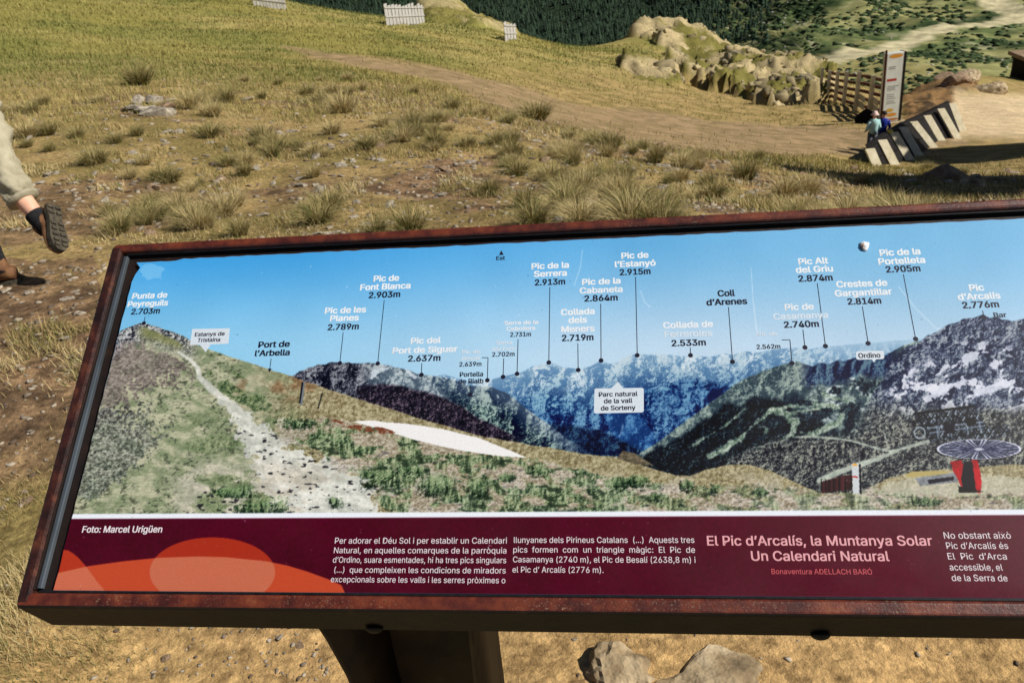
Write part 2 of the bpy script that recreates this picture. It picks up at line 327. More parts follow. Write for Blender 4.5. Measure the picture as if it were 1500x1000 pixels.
    low = inpoly(px, py, [(230, 770), (300, 720), (380, 690), (480, 640), (520, 655), (900, 705), (1500, 725), (2700, 730), (2700, 780), (230, 780)])
    put(m * sstep(.44, .56, fbm(px * .7, py * 1.6, 26, 5, 67) + (n3 - .5) * .1) * sstep(676, 722, py + .03 * (900 - px) + 24 * (n2 - .5)) * sstep(225, 300, px + 30 * (n2 - .5)) * .85, pc * C(245, 237, 230))
    # dark specks (stones) on the path
    sp = fbm(px * .62, py * 1.6, 6, 2, 71)
    put(m * sstep(.72, .77, sp + (n3 - .5) * .12) * sstep(585, 640, py) * sstep(4, -6, np.where(low, -10, pd)) * .9, C(44, 44, 50))
    # snow patch
    snow = inpoly(px, py + 2 * (gr - .5), [(516, 617), (545, 616), (600, 621), (650, 629), (700, 641), (735, 655), (772, 670), (740, 669), (700, 664), (655, 656), (610, 645), (575, 634), (545, 626)])
    # green tufts band
    tb = inpoly(px + 22 * (n2 - .5) + 14 * (n3 - .5), py + 14 * (n2 - .5) + 8 * (n3 - .5), [(405, 615), (470, 612), (540, 622), (610, 642), (700, 664), (780, 672), (900, 700), (1000, 712), (1500, 715), (2700, 715), (2700, 765), (640, 765), (560, 745), (540, 700), (490, 690), (470, 660), (410, 650)])
    tf = fbm(px * .55, py * 1.15, 17, 4, 73, .62)
    TV = np.clip(.5 + (fbm(px * 1.9, py * .55, 6, 3, 74) - .5) * 1.1 + (R3 - .5) * .8 + (G3 - .5) * .5, 0, 1); tcol = ramp3(TV, C(44, 62, 48), C(112, 134, 100), C(176, 186, 156), .25, .5, .78); tcol = mix(tcol, C(28, 44, 34), sstep(.58, .70, fbm(px * .8, py * 1.5 - 3, 9, 3, 75)) * .8)
    put(m * tb * sstep(.47, .57, tf + (R3 - .5) * .14 + (n3 - .5) * .08) * (.85 - .3 * sstep(850, 1100, px)), tcol)
    put(m * tb * (1 - sstep(.45, .56, tf)) * .6, mix(C(120, 108, 98), C(212, 206, 198), sstep(.3, .65, n3 * .4 + G3 * .6)))
    put(snow, C(226, 224, 224))
    put(m * inpoly(px, py, [(480, 612), (520, 622), (560, 626), (585, 634), (560, 636), (500, 626)]) * sstep(.4, .55, hi), C(120, 76, 58))
    for (cx0, cy0, a, b) in ((385, 745, 34, 14), (350, 722, 26, 8), (496, 738, 14, 9), (405, 655, 0.1, .1), (560, 700, 34, 15), (600, 690, 26, 10), (640, 712, 24, 15), (700, 716, 15, 16), (672, 732, 8, 5), (790, 690, 12, 8), (850, 692, 10, 6), (905, 710, 16, 9), (935, 706, 13, 9), (1010, 710, 11, 10), (1045, 716, 9, 8), (1112, 722, 10, 7), (742, 700, 10, 5), (500, 650, 14, 6), (470, 640, 16, 5), (525, 660, 14, 5), (1350, 735, 20, 6), (960, 730, 18, 6), (440, 620, 20, 6)):
        e = ((px - cx0) / a) ** 2 + ((py - cy0) / b) ** 2
        put(m * sstep(1.5, .4, e + (tf - .5) * 5 + (R3 - .5) * 2.4 + (n3 - .5) * 1.5) * .85, ramp3(np.clip(TV - .03 * (py - cy0), 0, 1), C(18, 32, 24), C(70, 96, 66), C(138, 158, 120), .25, .5, .8))
    # small outcrop and fence posts on the slope
    put(inpoly(px, py, [(903, 672), (912, 660), (930, 664), (958, 682), (930, 680)]), C(110, 102, 86) * (.5 + hi[..., None]))
    put(sstep(1.2, .2, segd(px, py, [(445, 560, 1.2), (441, 591, 1.6)])), C(120, 126, 132)); put(sstep(1, 0, segd(px, py, [(443, 561, .8), (439, 590, .5)])), C(24, 26, 34))
    put(sstep(1, 0, segd(px, py, [(472, 576, .4), (466, 598, .4)])), C(40, 40, 44))
    # brown snow fence, sign post, pale ground at the right
    put(inpoly(px + 24 * (n2 - .5), py + 14 * (n2 - .5), [(1275, 722), (1300, 706), (1345, 694), (1400, 690), (1500, 700), (2600, 700), (2600, 726), (1450, 724), (1380, 728)]) * .75, mix(C(168, 168, 150), C(206, 200, 184), T3))
    put(inpoly(px, py, [(1202, 706), (1230, 698), (1248, 695), (1249, 717), (1204, 722)]), C(66, 36, 38) * (.5 + .9 * vnoise(px / 3., py / 40., 4)[..., None]))
    for x in (1203, 1209, 1215, 1221, 1229, 1238): put((abs(px - x) < .7) & (py > 702) & (py < 721), C(20, 12, 16))
    put(inpoly(px, py, [(1247.5, 679), (1258, 679), (1259, 723), (1249, 723)]), C(196, 200, 204)); put(inpoly(px, py, [(1258, 679), (1260.5, 680), (1262, 724), (1259, 723)]), C(22, 24, 34))
    put(((px - 1252) / 4) ** 2 + ((py - 681) / 2.) ** 2 < 1, C(214, 168, 96)); put(inpoly(px, py, [(1248, 697), (1257, 698), (1256, 700), (1248, 699)]), C(168, 44, 52))
    # chairlift station in the print
    put(inpoly(px, py, [(1326, 695), (1336, 690), (1390, 690), (1390, 694), (1330, 700)]), C(176, 162, 112))
    put(inpoly(px, py, [(1340, 700), (1398, 692), (1404, 706), (1348, 712)]), C(140, 144, 148) * (.7 + .5 * n2[..., None])); put(inpoly(px, py, [(1358, 703), (1396, 698), (1398, 703), (1361, 709)]), C(40, 38, 50))
    put(inpoly(px, py, [(1392, 676), (1408, 674), (1414, 690), (1410, 718), (1402, 700), (1396, 690)]), C(176, 34, 44) * (.7 + .5 * n2[..., None]))
    put(inpoly(px, py, [(1422, 674), (1432, 674), (1438, 705), (1436, 722), (1424, 722)]), C(180, 34, 44) * (.7 + .5 * n2[..., None])); put(inpoly(px, py, [(1412, 676), (1424, 676), (1430, 722), (1412, 722), (1408, 700)]), C(30, 24, 34))
    put(inpoly(px, py, [(1404, 712), (1440, 720), (1404, 722)]), C(18, 18, 26))
    e = np.hypot((px - 1434) / 62., (py - 658) / 14.5)
    put((e < .98) * .55, C(52, 58, 88))
    for a0 in np.arange(.13, 6.28, .3927):
        for da, cc in ((-.05, C(206, 210, 226)), (.05, C(214, 216, 230)), (.0, C(30, 34, 64))):
            put(sstep(1.0, .1, segd(px, py, [(1434, 658, .15), (1434 + 60 * np.cos(a0 + da), 658 + 14 * np.sin(a0 + da), .45)])), cc)
    put((e < 1.) & (e > .945), C(206, 208, 224)); put((e >= 1) & (e < 1.06) & (py > 658), C(16, 16, 26)); put(e < .12, C(190, 192, 206))
    put(inpoly(px, py, [(1360, 641), (1480, 628), (1480, 634), (1362, 647)]), C(34, 42, 60))
    put(inpoly(px + 4 * (n3 - .5), py + 4 * (n3 - .5), [(1340, 612), (1350, 606), (1362, 612), (1372, 640), (1362, 646), (1352, 632)]) * .8, C(20, 24, 38))
    put(inpoly(px + 5 * (n3 - .5), py + 5 * (n3 - .5), [(1366, 620), (1440, 612), (1446, 630), (1368, 642)]) * .45, C(28, 30, 44))
    lat = (np.abs(((px + py * .6) % 9) - 4.5) < 1.0) | (np.abs(((px - py * .9) % 13) - 6.5) < .9) | (np.abs((py + px * .09) % 10 - 5) < .8)
    reg = inpoly(px, py, [(1341, 608), (1426, 598), (1448, 626), (1478, 622), (1478, 640), (1364, 646), (1350, 634)])
    put(reg * .8, mix(C(30, 34, 46), C(112, 120, 128), T3)); put(reg & lat, C(12, 14, 24)); put(reg & (np.roll(lat, 2, 1)) & ~lat & (n2 > .5), C(160, 172, 188))
    put(inpoly(px, py, [(1337, 604.5), (1426, 593.5), (1427, 597), (1339, 608)]), C(14, 16, 26))
    for x0, y0, x1, y1 in ((1343, 606, 1358, 640), (1352, 606, 1366, 628), (1397, 600, 1394, 630), (1418, 597, 1414, 620), (1372, 606, 1372, 640), (1405, 612, 1408, 636), (1385, 618, 1385, 640), (1425, 618, 1427, 634)):
        put(sstep(1.2, .2, segd(px, py, [(x0, y0, .9), (x1, y1, .9)])), C(30, 32, 42))
    for x0, y0, x1, y1 in ((1360, 627, 1440, 618), (1362, 634, 1440, 624), (1372, 624, 1374, 642), (1392, 620, 1394, 640), (1416, 618, 1418, 636), (1434, 617, 1438, 634)):
        put(sstep(1.1, .2, segd(px, py, [(x0, y0, .4), (x1, y1, .4)])) * .75, C(150, 164, 180))
    put(inpoly(px, py, [(1382, 622), (1398, 620), (1398, 634), (1384, 636)]), C(34, 24, 40)); put(inpoly(px, py, [(1414, 612), (1428, 611), (1430, 622), (1416, 624)]), C(14, 16, 26))
    e = np.hypot((px - 1347) / 9., (py - 634) / 9.); put((e < 1) & (e > .75), C(150, 160, 168))
    # --- white strip, wine-red band, orange shapes
    st = sstep(-.8, .8, py - strip_t); put(st, C(222, 226, 234))
    mb = sstep(-.6, .6, py - strip_b)
    wine = C(84, 18, 44) * (1 + .16 * (fbm(px, py, 60, 2, 81)[..., None] - .5)); wine = mix(wine, C(98, 22, 48), sstep(700, 1400, px) * .6)
    wine = wine + (n3[..., None] - .5) * .05
    put(mb, wine)
    arc = np.interp(px, [60, 90, 130, 180, 230, 290, 330, 390, 420, 450, 480, 500, 515], [843, 838, 829, 822, 817, 815, 816, 822, 828, 837, 848, 857, 890])
    A = mb * sstep(-.6, .6, py - arc) * (px < 516)
    put(A, C(184, 84, 58))
    e = np.hypot((px - 311) / 92., (py - 838) / 51.); E = mb * sstep(1.008, .992, e) 
    put(E, C(162, 62, 44)); put(E * A, C(188, 112, 88))
    hump = np.interp(px, [60, 82, 92, 100, 108, 116, 128, 140, 150, 164], [812, 806, 805, 806, 811, 818, 832, 849, 861, 880])
    H = mb * sstep(-.6, .6, py - hump) * (px < 163)
    put(H, C(170, 68, 48)); put(H * A, C(192, 112, 88))
    # thumb-smear highlight at top left
    put(inpoly(px + 14 * (n2 - .5), py + 14 * (n1 - .5), [(204, 392), (222, 388), (240, 394), (234, 408), (214, 414), (206, 406)]) * .45, C(150, 200, 232))
    for pts in ([(1100, 392, .1), (1103, 440, .1), (1109, 492, .1)], [(853, 366, .1), (850, 392, .1), (841, 418, .1)], [(938, 426, .1), (944, 442, .1), (952, 450, .1)], [(1316, 420, .1), (1340, 450, .1), (1372, 482, .1)], [(913, 622, .1), (907, 640, .1)], [(640, 340, .1), (655, 352, .1)]):
        put(sstep(.9, .2, segd(px, py, pts)) * .35, C(236, 240, 244))
    fl_ = fbm(px, py, 5.2, 1, 140) * .5 + fbm(px, py, 2.1, 1, 143) * .5; put(sstep(.90, .94, fl_) * .4, C(230, 232, 236)); put(sstep(.92, .95, fbm(px + 50, py, 4.6, 1, 147) * .5 + fbm(px, py, 2., 1, 149) * .5) * .5, C(30, 34, 50))
    lum = img.mean(-1, keepdims=True); img = lum + (img - lum) * 1.02; img = (img - .52) * 1.16 + .50
    return np.clip(img, .01, 1)
# ------------------------------------------------------------ ground: heights from surveyed points (image ray, depth)
COLS = {
    -300: [(330, 6.0), (200, 9.5), (130, 15), (80, 24), (30, 40), (0, 60), (-20, 90)],
    0: [(300, 6.6), (220, 8.8), (150, 13), (100, 19), (50, 30), (0, 48), (-30, 75), (-45, 110)],
    200: [(300, 6.6), (220, 8.6), (160, 11.5), (110, 18), (70, 28), (30, 45), (-5, 68), (-20, 90), (20, 130)],
    400: [(300, 6.6), (210, 9.2), (160, 12.5), (115, 19), (78, 32), (40, 46), (12, 62), (0, 74), (30, 100), (90, 140)],
    550: [(280, 6.6), (200, 9.4), (150, 14), (115, 22), (92, 31), (60, 46), (30, 64), (24, 74), (60, 100), (120, 150)],
    640: [(280, 6.8), (200, 9.4), (160, 13), (135, 20), (110, 29), (75, 44), (42, 66), (26, 80), (8, 94), (-6, 104), (60, 150)],
    700: [(280, 6.6), (200, 9.6), (160, 14.5), (140, 21), (122, 28), (85, 44), (52, 64), (36, 80), (27, 92), (70, 120), (120, 160)],
    760: [(280, 6.6), (210, 9.4), (175, 14.5), (155, 21), (140, 28), (105, 42), (68, 60), (54, 76), (50, 86), (90, 120), (140, 160)],
    850: [(290, 6.4), (225, 9.4), (190, 15.5), (175, 23), (160, 30), (125, 42), (92, 56), (76, 74), (72, 84), (110, 120), (150, 160)],
    950: [(290, 6.6), (235, 9.8), (215, 14.5), (200, 22), (180, 30), (150, 40), (118, 54), (85, 72), (55, 95), (36, 116), (80, 150), (130, 200)],
    1050: [(295, 6.8), (245, 9.8), (225, 15), (212, 22), (192, 30), (166, 40), (142, 54), (112, 72), (85, 90), (62, 106), (100, 135), (150, 190)],
    1120: [(295, 7.2), (252, 10.4), (235, 15), (222, 22), (200, 30), (172, 39), (152, 50), (126, 64), (106, 78), (93, 88), (130, 120), (170, 180)],
    1200: [(295, 7.4), (258, 11), (243, 16), (232, 22), (212, 29), (182, 37), (156, 46), (134, 58), (114, 70), (104, 78), (150, 110), (200, 160)],
    1300: [(295, 7.8), (262, 12), (250, 18), (243, 25), (214, 30), (180, 37), (158, 44), (150, 49), (160, 60), (210, 100), (240, 150)],
    1400: [(292, 8.2), (262, 12), (248, 18), (232, 26), (206, 31), (172, 37), (130, 46), (114, 52), (122, 60), (180, 100), (220, 150)],
    1500: [(290, 8.2), (262, 12), (240, 18), (218, 26), (196, 32), (160, 40), (130, 50), (116, 58), (130, 70), (190, 110), (220, 150)],
    1750: [(280, 8.2), (250, 12), (225, 18), (205, 26), (180, 34), (150, 44), (125, 55), (120, 66), (150, 90), (200, 150)],
}
_cp = []
for _px, lst in COLS.items():
    for _py, _t in lst:
        p = at(_px, _py, _t); _cp.append((math.atan2(p.x, p.y), math.hypot(p.x, p.y), p.z))
for _a in np.linspace(-3.0, 3.0, 13):
    for _r in (1.0, 2.4, 4.2): _cp.append((_a, _r, 0.0))
    if abs(_a) > 1.3:
        for _r, _z in ((8, -.2), (20, -1.5), (60, -6), (160, -30)): _cp.append((_a, _r, _z if _a > 0 else _z * .3))
_cp = np.array(_cp); _ca = _cp[:, 0] * 2.2; _cl = np.log(_cp[:, 1]); _ce = (_cp[:, 2] - EYE) / _cp[:, 1]
def _tps(d2): return .5 * d2 * np.log(d2 + 1e-9)
_A = _tps((_ca[:, None] - _ca[None]) ** 2 + (_cl[:, None] - _cl[None]) ** 2) + np.eye(len(_ca)) * 2e-4
_Pm = np.stack([np.ones_like(_ca), _ca, _cl], 1); _ncp = len(_ca)
_sol = np.linalg.solve(np.block([[_A, _Pm], [_Pm.T, np.zeros((3, 3))]]), np.concatenate([_ce, np.zeros(3)]))
def base_h(x, y):
    x = np.asarray(x, float); y = np.asarray(y, float); sh = x.shape; x = x.ravel(); y = y.ravel()
    r = np.clip(np.hypot(x, y), .8, 400); a = np.arctan2(x, y) * 2.2; l = np.log(r); e = np.empty_like(r)
    for i in range(0, len(r), 60000):
        s = slice(i, i + 60000)
        e[s] = _tps((a[s, None] - _ca) ** 2 + (l[s, None] - _cl) ** 2) @ _sol[:_ncp] + _sol[_ncp] + _sol[_ncp + 1] * a[s] + _sol[_ncp + 2] * l[s]
    return (e * r + EYE).reshape(sh)
def regions(x, y, z):
    """soft masks of the kinds of ground: path, meadow, bare, rock, rubble, gravel"""
    px, py, t = to_px(np.stack([x, y, z], -1)); bad = t < .3
    px = np.where(bad, 750, px); py = np.where(bad, 1400, py); R = np.hypot(x, y)
    wob = fbm(x, y, 3., 3, 5) - .5; wob2 = fbm(x, y, .9, 3, 15) - .5
    far = sstep(12, 17, t)
    path = sstep(1, -1, segd(px + 40 * wob, py + 26 * wob, [(418, 71, 1), (450, 77, 4), (520, 87, 6), (600, 101, 8), (660, 115, 11), (720, 136, 17), (800, 162, 23), (880, 182, 25), (960, 196, 27), (1080, 200, 26), (1200, 208, 22), (1280, 214, 16), (1400, 200, 10)]) / 5.) * far
    rub = inpoly(px + 20 * wob, py + 10 * wob, [(1328, 136), (1370, 118), (1420, 112), (1440, 128), (1400, 140), (1405, 165), (1340, 190), (1322, 180)]) * far
    gra = sstep(1, -1, -np.minimum(np.minimum(px - 1398, py - 136), 204 - py) / 8.) * far * (t < 60)
    out = np.maximum(inpoly(px + 20 * wob, py + 14 * wob2, [(880, 48), (950, 28), (1010, 30), (1075, 70), (1120, 88), (1205, 100), (1235, 130), (1200, 152), (1130, 154), (1080, 142), (1000, 118), (965, 108), (985, 74), (940, 54)]) * 1., inpoly(px, py + 10 * wob, [(908, 100), (935, 92), (990, 108), (1000, 128), (960, 126)]) * .8) * (t > 48) * (t < 140)
    ridge = inpoly(px, py + 16 * wob, [(598, 2), (640, -20), (672, 4), (700, 26), (760, 52), (740, 52), (690, 44), (640, 34)]) * .5 * (t > 74)
    # near ground: trodden dirt by the walker and under the board, thin turf elsewhere
    d1 = inpoly(px + 60 * wob, py + 60 * wob, [(-300, 350), (60, 395), (150, 385), (160, 560), (60, 640), (-60, 720), (-300, 760)]) * .85
    d2 = sstep(860, 930, py) * sstep(180, 420, px + 100 * wob) * (t < 5)
    d3 = inpoly(px + 60 * wob, py + 30 * wob, [(330, 330), (420, 240), (700, 236), (1000, 280), (1100, 300), (1000, 330), (400, 360)]) * .25
    d4 = inpoly(px + 30 * wob, py + 16 * wob, [(420, 130), (560, 118), (760, 160), (900, 210), (860, 240), (700, 190), (520, 160)]) * .4
    n = fbm(x, y, 1.1, 4, 33)
    bare = np.clip(np.maximum.reduce([d1, d2, d3 * 1., d4]) + .85 * sstep(.53, .64, n) * (R < 16), 0, 1)
    meadow = far * (1 - path) * sstep(60, 130, 200 - py + 60 * wob - .00 * px)
    green = sstep(.50, .62, fbm(x, y, 5., 3, 41)) * far
    return dict(path=path, meadow=meadow, bare=bare, rock=np.maximum(out, ridge), rubble=rub, gravel=gra, green=green, px=px, py=py, t=t)
def height(x, y, full=False):
    z = base_h(x, y); g = regions(x, y, z); R = np.hypot(x, y)
    z = z + (fbm(x, y, .55, 3, 3) - .5) * .05 * sstep(1, 5, R) + (fbm(x, y, .16, 2, 9) - .5) * .012 * (R < 14)
    z = z + (fbm(x, y, 4., 4, 23) - .5) * .5 * sstep(14, 40, R)
    z = z + ((fbm(x, y, 8., 6, 29, .6, True) - .55) * 3.4 + (fbm(x, y, 2.4, 4, 37, .75, True) - .5) * 2.2) * g['rock'] + (fbm(x, y, 1.6, 4, 31, .6, True) - .5) * .8 * g['rubble']
    return (z, g) if full else z
_R = np.exp(np.linspace(math.log(.9), math.log(175), 620)); _AZ = np.radians(np.linspace(-78, 78, 640))
_gx = _R[:, None] * np.sin(_AZ); _gy = _R[:, None] * np.cos(_AZ); _gz, _G = height(_gx, _gy, True)
def grid_faces(a, b):
    i = (np.arange(a - 1)[:, None] * b + np.arange(b - 1)).ravel()
    return np.stack([i, i + 1, i + b + 1, i + b], 1)
def lerp(a, b, m): return a + (b - a) * m[..., None]
def ground_tint(x, y, g):
    n = fbm(x, y, .5, 4, 61); nf = fbm(x, y, .09, 3, 63); nb = fbm(x, y, 7., 3, 65)
    c = lerp(np.array(hexc(168, 146, 100)), np.array(hexc(134, 120, 76)), sstep(.35, .65, n))           # dry turf
    c = lerp(c, lerp(np.array(hexc(150, 124, 94)), np.array(hexc(98, 80, 62)), sstep(.3, .7, nf)), g['bare'] * sstep(.25, .55, n + .25 * g['bare']))
    c = lerp(c, np.array(hexc(204, 170, 116)), sstep(880, 940, g['py']) * (g['t'] < 5) * .8)               # ochre sand under the board
    c = lerp(c, lerp(np.array(hexc(138, 132, 72)), np.array(hexc(160, 148, 92)), sstep(.35, .65, nb)), g['meadow'])
    c = lerp(c, np.array(hexc(116, 122, 66)), g['green'] * g['meadow'] * .4)
    c = lerp(c, lerp(np.array(hexc(160, 138, 106)), np.array(hexc(134, 118, 86)), sstep(.3, .7, n)), g['path'])
    c = lerp(c, lerp(np.array(hexc(176, 162, 124)), np.array(hexc(116, 112, 60)), sstep(.44, .54, fbm(x, y, 4., 4, 67))), np.clip(g['rock'] * 1.3, 0, 1))
    c = lerp(c, lerp(np.array(hexc(150, 118, 80)), np.array(hexc(70, 56, 44)), sstep(.45, .62, fbm(x, y, .5, 3, 69))), g['rubble'] * .9)
    c = lerp(c, np.array(hexc(206, 186, 150)), g['gravel'])
    return c
_c = ground_tint(_gx, _gy, _G)
m_ground, n_, b_ = mat_new('ground', .95, .08)
a_ = N(n_, 'ShaderNodeAttribute', attribute_name='tint')
f1 = ramp(n_, noise(n_, 28, 6, .7), [(.30, (.42, .40, .38)), (.5, (1.02, 1, .98)), (.70, (1.6, 1.56, 1.5))])
f2 = ramp(n_, noise(n_, 2.2, 5, .65), [(.3, (.74, .74, .72)), (.7, (1.22, 1.2, 1.18))])
vor = N(n_, 'ShaderNodeTexVoronoi'); vor.inputs['Scale'].default_value = 34; _tc = N(n_, 'ShaderNodeTexCoord'); n_.links.new(_tc.outputs['Object'], vor.inputs['Vector'])
f3 = ramp(n_, vor.outputs['Color'], [(.2, (.82, .8, .8)), (.85, (1.22, 1.22, 1.22))])
n_.links.new(mixc(n_, 1., mixc(n_, 1., mixc(n_, 1., a_.outputs['Color'], f1, 'MULTIPLY'), f2, 'MULTIPLY'), f3, 'MULTIPLY'), b_.inputs['Base Color'])
bump(n_, b_, noise(n_, 45, 6, .7), .8, .02)
ground = fast_mesh('ground', np.stack([_gx, _gy, _gz], -1).reshape(-1, 3), grid_faces(620, 640)[:, ::-1], m_ground, _c.reshape(-1, 3), smooth=True)
tag(ground, 'alpine ground of dry turf, trodden dirt and a pale path', kind='structure')
# plain apron under and behind the viewpoint, and down the far flanks
def _apr(r, a):
    x, y = r * math.sin(a), r * math.cos(a); a2 = (a + math.pi) % (2 * math.pi) - math.pi; z = float(base_h(np.array([x]), np.array([y]))[0]) if r < 200 else -330.
    return (x, y, z - .04 - (1.5 + .35 * r if abs(a2) < 1.2 and r > .9 else 0))
_V = [(0, 0, -.3)] + [_apr(r, a) for r in (.85, 3, 8, 20, 50, 110, 170, 600) for a in np.linspace(0, 2 * math.pi, 48, endpoint=False)]
_Fc = [(0, 1 + (k + 1) % 48, 1 + k) for k in range(48)] + [(1 + j * 48 + k, 1 + j * 48 + (k + 1) % 48, 1 + (j + 1) * 48 + (k + 1) % 48, 1 + (j + 1) * 48 + k) for j in range(7) for k in range(48)]
m_apron = noisy('apron', [(.3, (.2, .16, .08)), (.7, (.32, .27, .13))], 3, .95, .1)
tag(obj('terrain', _V, _Fc, m_apron), 'ridge flank below the meadow', kind='structure')

def on_ground(px, py, tmin=1., tmax=160.):
    """first hit of an image ray with the ground"""
    r = ray(px, py); ts = np.exp(np.linspace(math.log(tmin), math.log(tmax), 1500)); P = r[None] * ts[:, None]; P[:, 2] += EYE
    h = base_h(P[:, 0], P[:, 1]); i = np.argmax(P[:, 2] < h)
    if not (P[:, 2] < h).any(): i = len(ts) - 1
    x, y = P[i, 0], P[i, 1]; return Vector((x, y, float(height(np.array([x]), np.array([y]))[0]))), ts[i]

# ------------------------------------------------------------ far side of the valley
def far_depth(px, py):
    k = 1.25 + 2.1 * sstep(1230, 820, px)
    base = np.interp(py, [-1400, -700, -300, -100, 0, 60, 110, 160, 260], [4200, 3000, 2000, 1050, 640, 420, 290, 215, 160])
    return base * k
_fx, _fy = np.meshgrid(np.linspace(-1500, 3200, 420), np.concatenate([np.linspace(260, -120, 300), np.linspace(-125, -900, 60)]))
_ft = far_depth(_fx, _fy)
_fr = ray(_fx, _fy); _fP = _fr * _ft[..., None]; _fP[..., 2] += EYE
_nz = fbm(_fP[..., 0], _fP[..., 1], 90, 6, 71, .55, True) - .5
_fP[..., 2] += _nz * _ft * .028
def road_d(px, py):
    return np.minimum.reduce([segd(px, py, [(1130, 122, 10), (1180, 105, 12), (1250, 90, 9), (1330, 66, 8), (1400, 46, 7), (1480, 30, 6), (1600, 16, 6)]),
                              segd(px, py, [(1428, 4, 3), (1450, 10, 5), (1490, 18, 6)]) , segd(px, py, [(1150, 112, 14), (1200, 108, 10)])])
_rd = road_d(_fx, _fy); _nn = fbm(_fP[..., 0], _fP[..., 1], 26, 5, 73, .6); _n4 = fbm(_fP[..., 0], _fP[..., 1], 8, 4, 75, .6)
_fc = lerp(np.array(hexc(96, 108, 66)), np.array(hexc(46, 62, 36)), sstep(.42, .58, _nn))
_fc = lerp(_fc, np.array(hexc(176, 170, 138)), sstep(.62, .72, _n4) * .8)
_fc = lerp(_fc, np.array(hexc(150, 146, 96)), sstep(.52, .64, fbm(_fP[..., 0], _fP[..., 1], 60, 4, 78, .6)) * .75)
_fc = lerp(_fc, np.array(hexc(150, 140, 92)), inpoly(_fx, _fy + 30 * (_nn - .5), [(1060, 120), (1120, 96), (1300, 90), (1380, 112), (1330, 150), (1100, 150)]) * .8)
_fc = lerp(_fc, np.array(hexc(34, 44, 30)), sstep(1060, 960, _fx + 1.2 * (_fy - 40)))
_fc = lerp(_fc, np.array(hexc(188, 178, 142)), sstep(1.5, -1.5, _rd + 4 * (_n4 - .5)))
m_far = attr_mat('hillside', .95, .05, .35, .12)
_q = grid_faces(360, 420)
tag(fast_mesh('hillside', _fP.reshape(-1, 3), _q[:, ::-1], m_far, _fc.reshape(-1, 3), smooth=True), 'far hillside across the valley with a pale dirt road', kind='structure')
# forest and scrub on it
def scatter_far(name, npts, pxr, pyr, keep, maker, mat, label):
    px = rng.uniform(*pxr, npts); py = rng.uniform(*pyr, npts); k = keep(px, py); px, py = px[k], py[k]
    i = (px + 1500) / 4700 * 419; rows = _fy[:, 0]
    j = np.interp(py, rows[::-1], np.arange(360)[::-1]); i0 = np.clip(i.astype(int), 0, 418); j0 = np.clip(j.astype(int), 0, 358); a = (i - i0)[:, None]; b = (j - j0)[:, None]
    P = (_fP[j0, i0] * (1 - a) + _fP[j0, i0 + 1] * a) * (1 - b) + (_fP[j0 + 1, i0] * (1 - a) + _fP[j0 + 1, i0 + 1] * a) * b
    Vs, Ts, Cs = [], [], []; off = 0; tv, tf, sz, cl = maker(px, py)
    m = len(tv[0]); pick = rng.integers(0, len(tv), len(P))
    rot = rng.uniform(0, 6.28, len(P)); c, s = np.cos(rot), np.sin(rot)
    tvs = np.array(tv)[pick]; x = tvs[..., 0] * c[:, None] - tvs[..., 1] * s[:, None]; y = tvs[..., 0] * s[:, None] + tvs[..., 1] * c[:, None]
    W = np.stack([x, y, tvs[..., 2]], -1) * sz[:, None, :] + P[:, None, :]
    T = tf[None] + (np.arange(len(P)) * m)[:, None, None]
    Cc = np.repeat(cl[:, None, :], m, 1) * rng.uniform(.8, 1.2, (len(P), m, 1))
    return tag(fast_mesh(name, W.reshape(-1, 3), T.reshape(-1, 3), mat, Cc.reshape(-1, 3)), label, kind='stuff')
def fir_templates():
    out = []
    for q in range(6):
        V = []; r_ = np.random.default_rng(q)
        for lv, (z0, rr_, z1) in enumerate(((.08, .30, .5), (.34, .22, .76), (.6, .14, 1.05))):
            for k in range(5):
                a = k * 1.2566 + lv * .6; f = r_.uniform(.65, 1.25); V.append((math.cos(a) * rr_ * f, math.sin(a) * rr_ * f, z0 + r_.uniform(-.05, .05)))
            V.append((r_.uniform(-.02, .02), r_.uniform(-.02, .02), z1))
        out.append(np.array(V))
    T = [(lv * 6 + k, lv * 6 + (k + 1) % 5, lv * 6 + 5) for lv in range(3) for k in range(5)]
    return out, np.array(T)
FT, FF = fir_templates()
def blob_templates(nq=6, squash=.7):
    out = []; bm = bmesh.new(); bmesh.ops.create_icosphere(bm, subdivisions=1, radius=1); V0 = np.array([v.co[:] for v in bm.verts]); T = np.array([[v.index for v in f.verts] for f in bm.faces]); bm.free()
    for q in range(nq):
        r_ = np.random.default_rng(q + 50); out.append(V0 * r_.uniform(.6, 1.2, (len(V0), 1)) * np.array([1, 1, squash]))
    return out, T
BT, BF = blob_templates()
m_fol = attr_mat('foliage', .9, .1, .3, .5)
def fir_maker(px, py):
    h = rng.uniform(9, 15, len(px)) * (far_depth(px, py) / 1500) ** .5; sz = np.stack([h, h, h], -1)
    c = np.array([.022, .038, .022]) * rng.uniform(.5, 1.9, (len(px), 1)); return FT, FF, sz, c
scatter_far('forest', 26000, (380, 1130), (-60, 130), lambda px, py: (px + 1.2 * (py - 40) < 1040 + 60 * rng.standard_normal(len(px))) & (rng.random(len(px)) < .35 + .65 * (fbm(px, py, 30, 3, 88) > .44)), fir_maker, m_fol, 'dark conifer forest on the far hillside')
def shrub_maker(px, py):
    s = rng.uniform(.8, 3.4, len(px)) * far_depth(px, py) / 560; sz = np.stack([s, s, s * .8], -1)
    c = np.array([.05, .075, .03]) * rng.uniform(.35, 1.7, (len(px), 1)); return BT, BF, sz, c
scatter_far('scrub', 12000, (930, 1720), (-60, 170), lambda px, py: (road_d(px, py) > 3) & (rng.random(len(px)) < sstep(.38, .58, fbm(px, py * 1.5, 34, 4, 77))) & (px + 1.2 * (py - 40) > 960), shrub_maker, m_fol, 'dark low scrub on the far hillside')
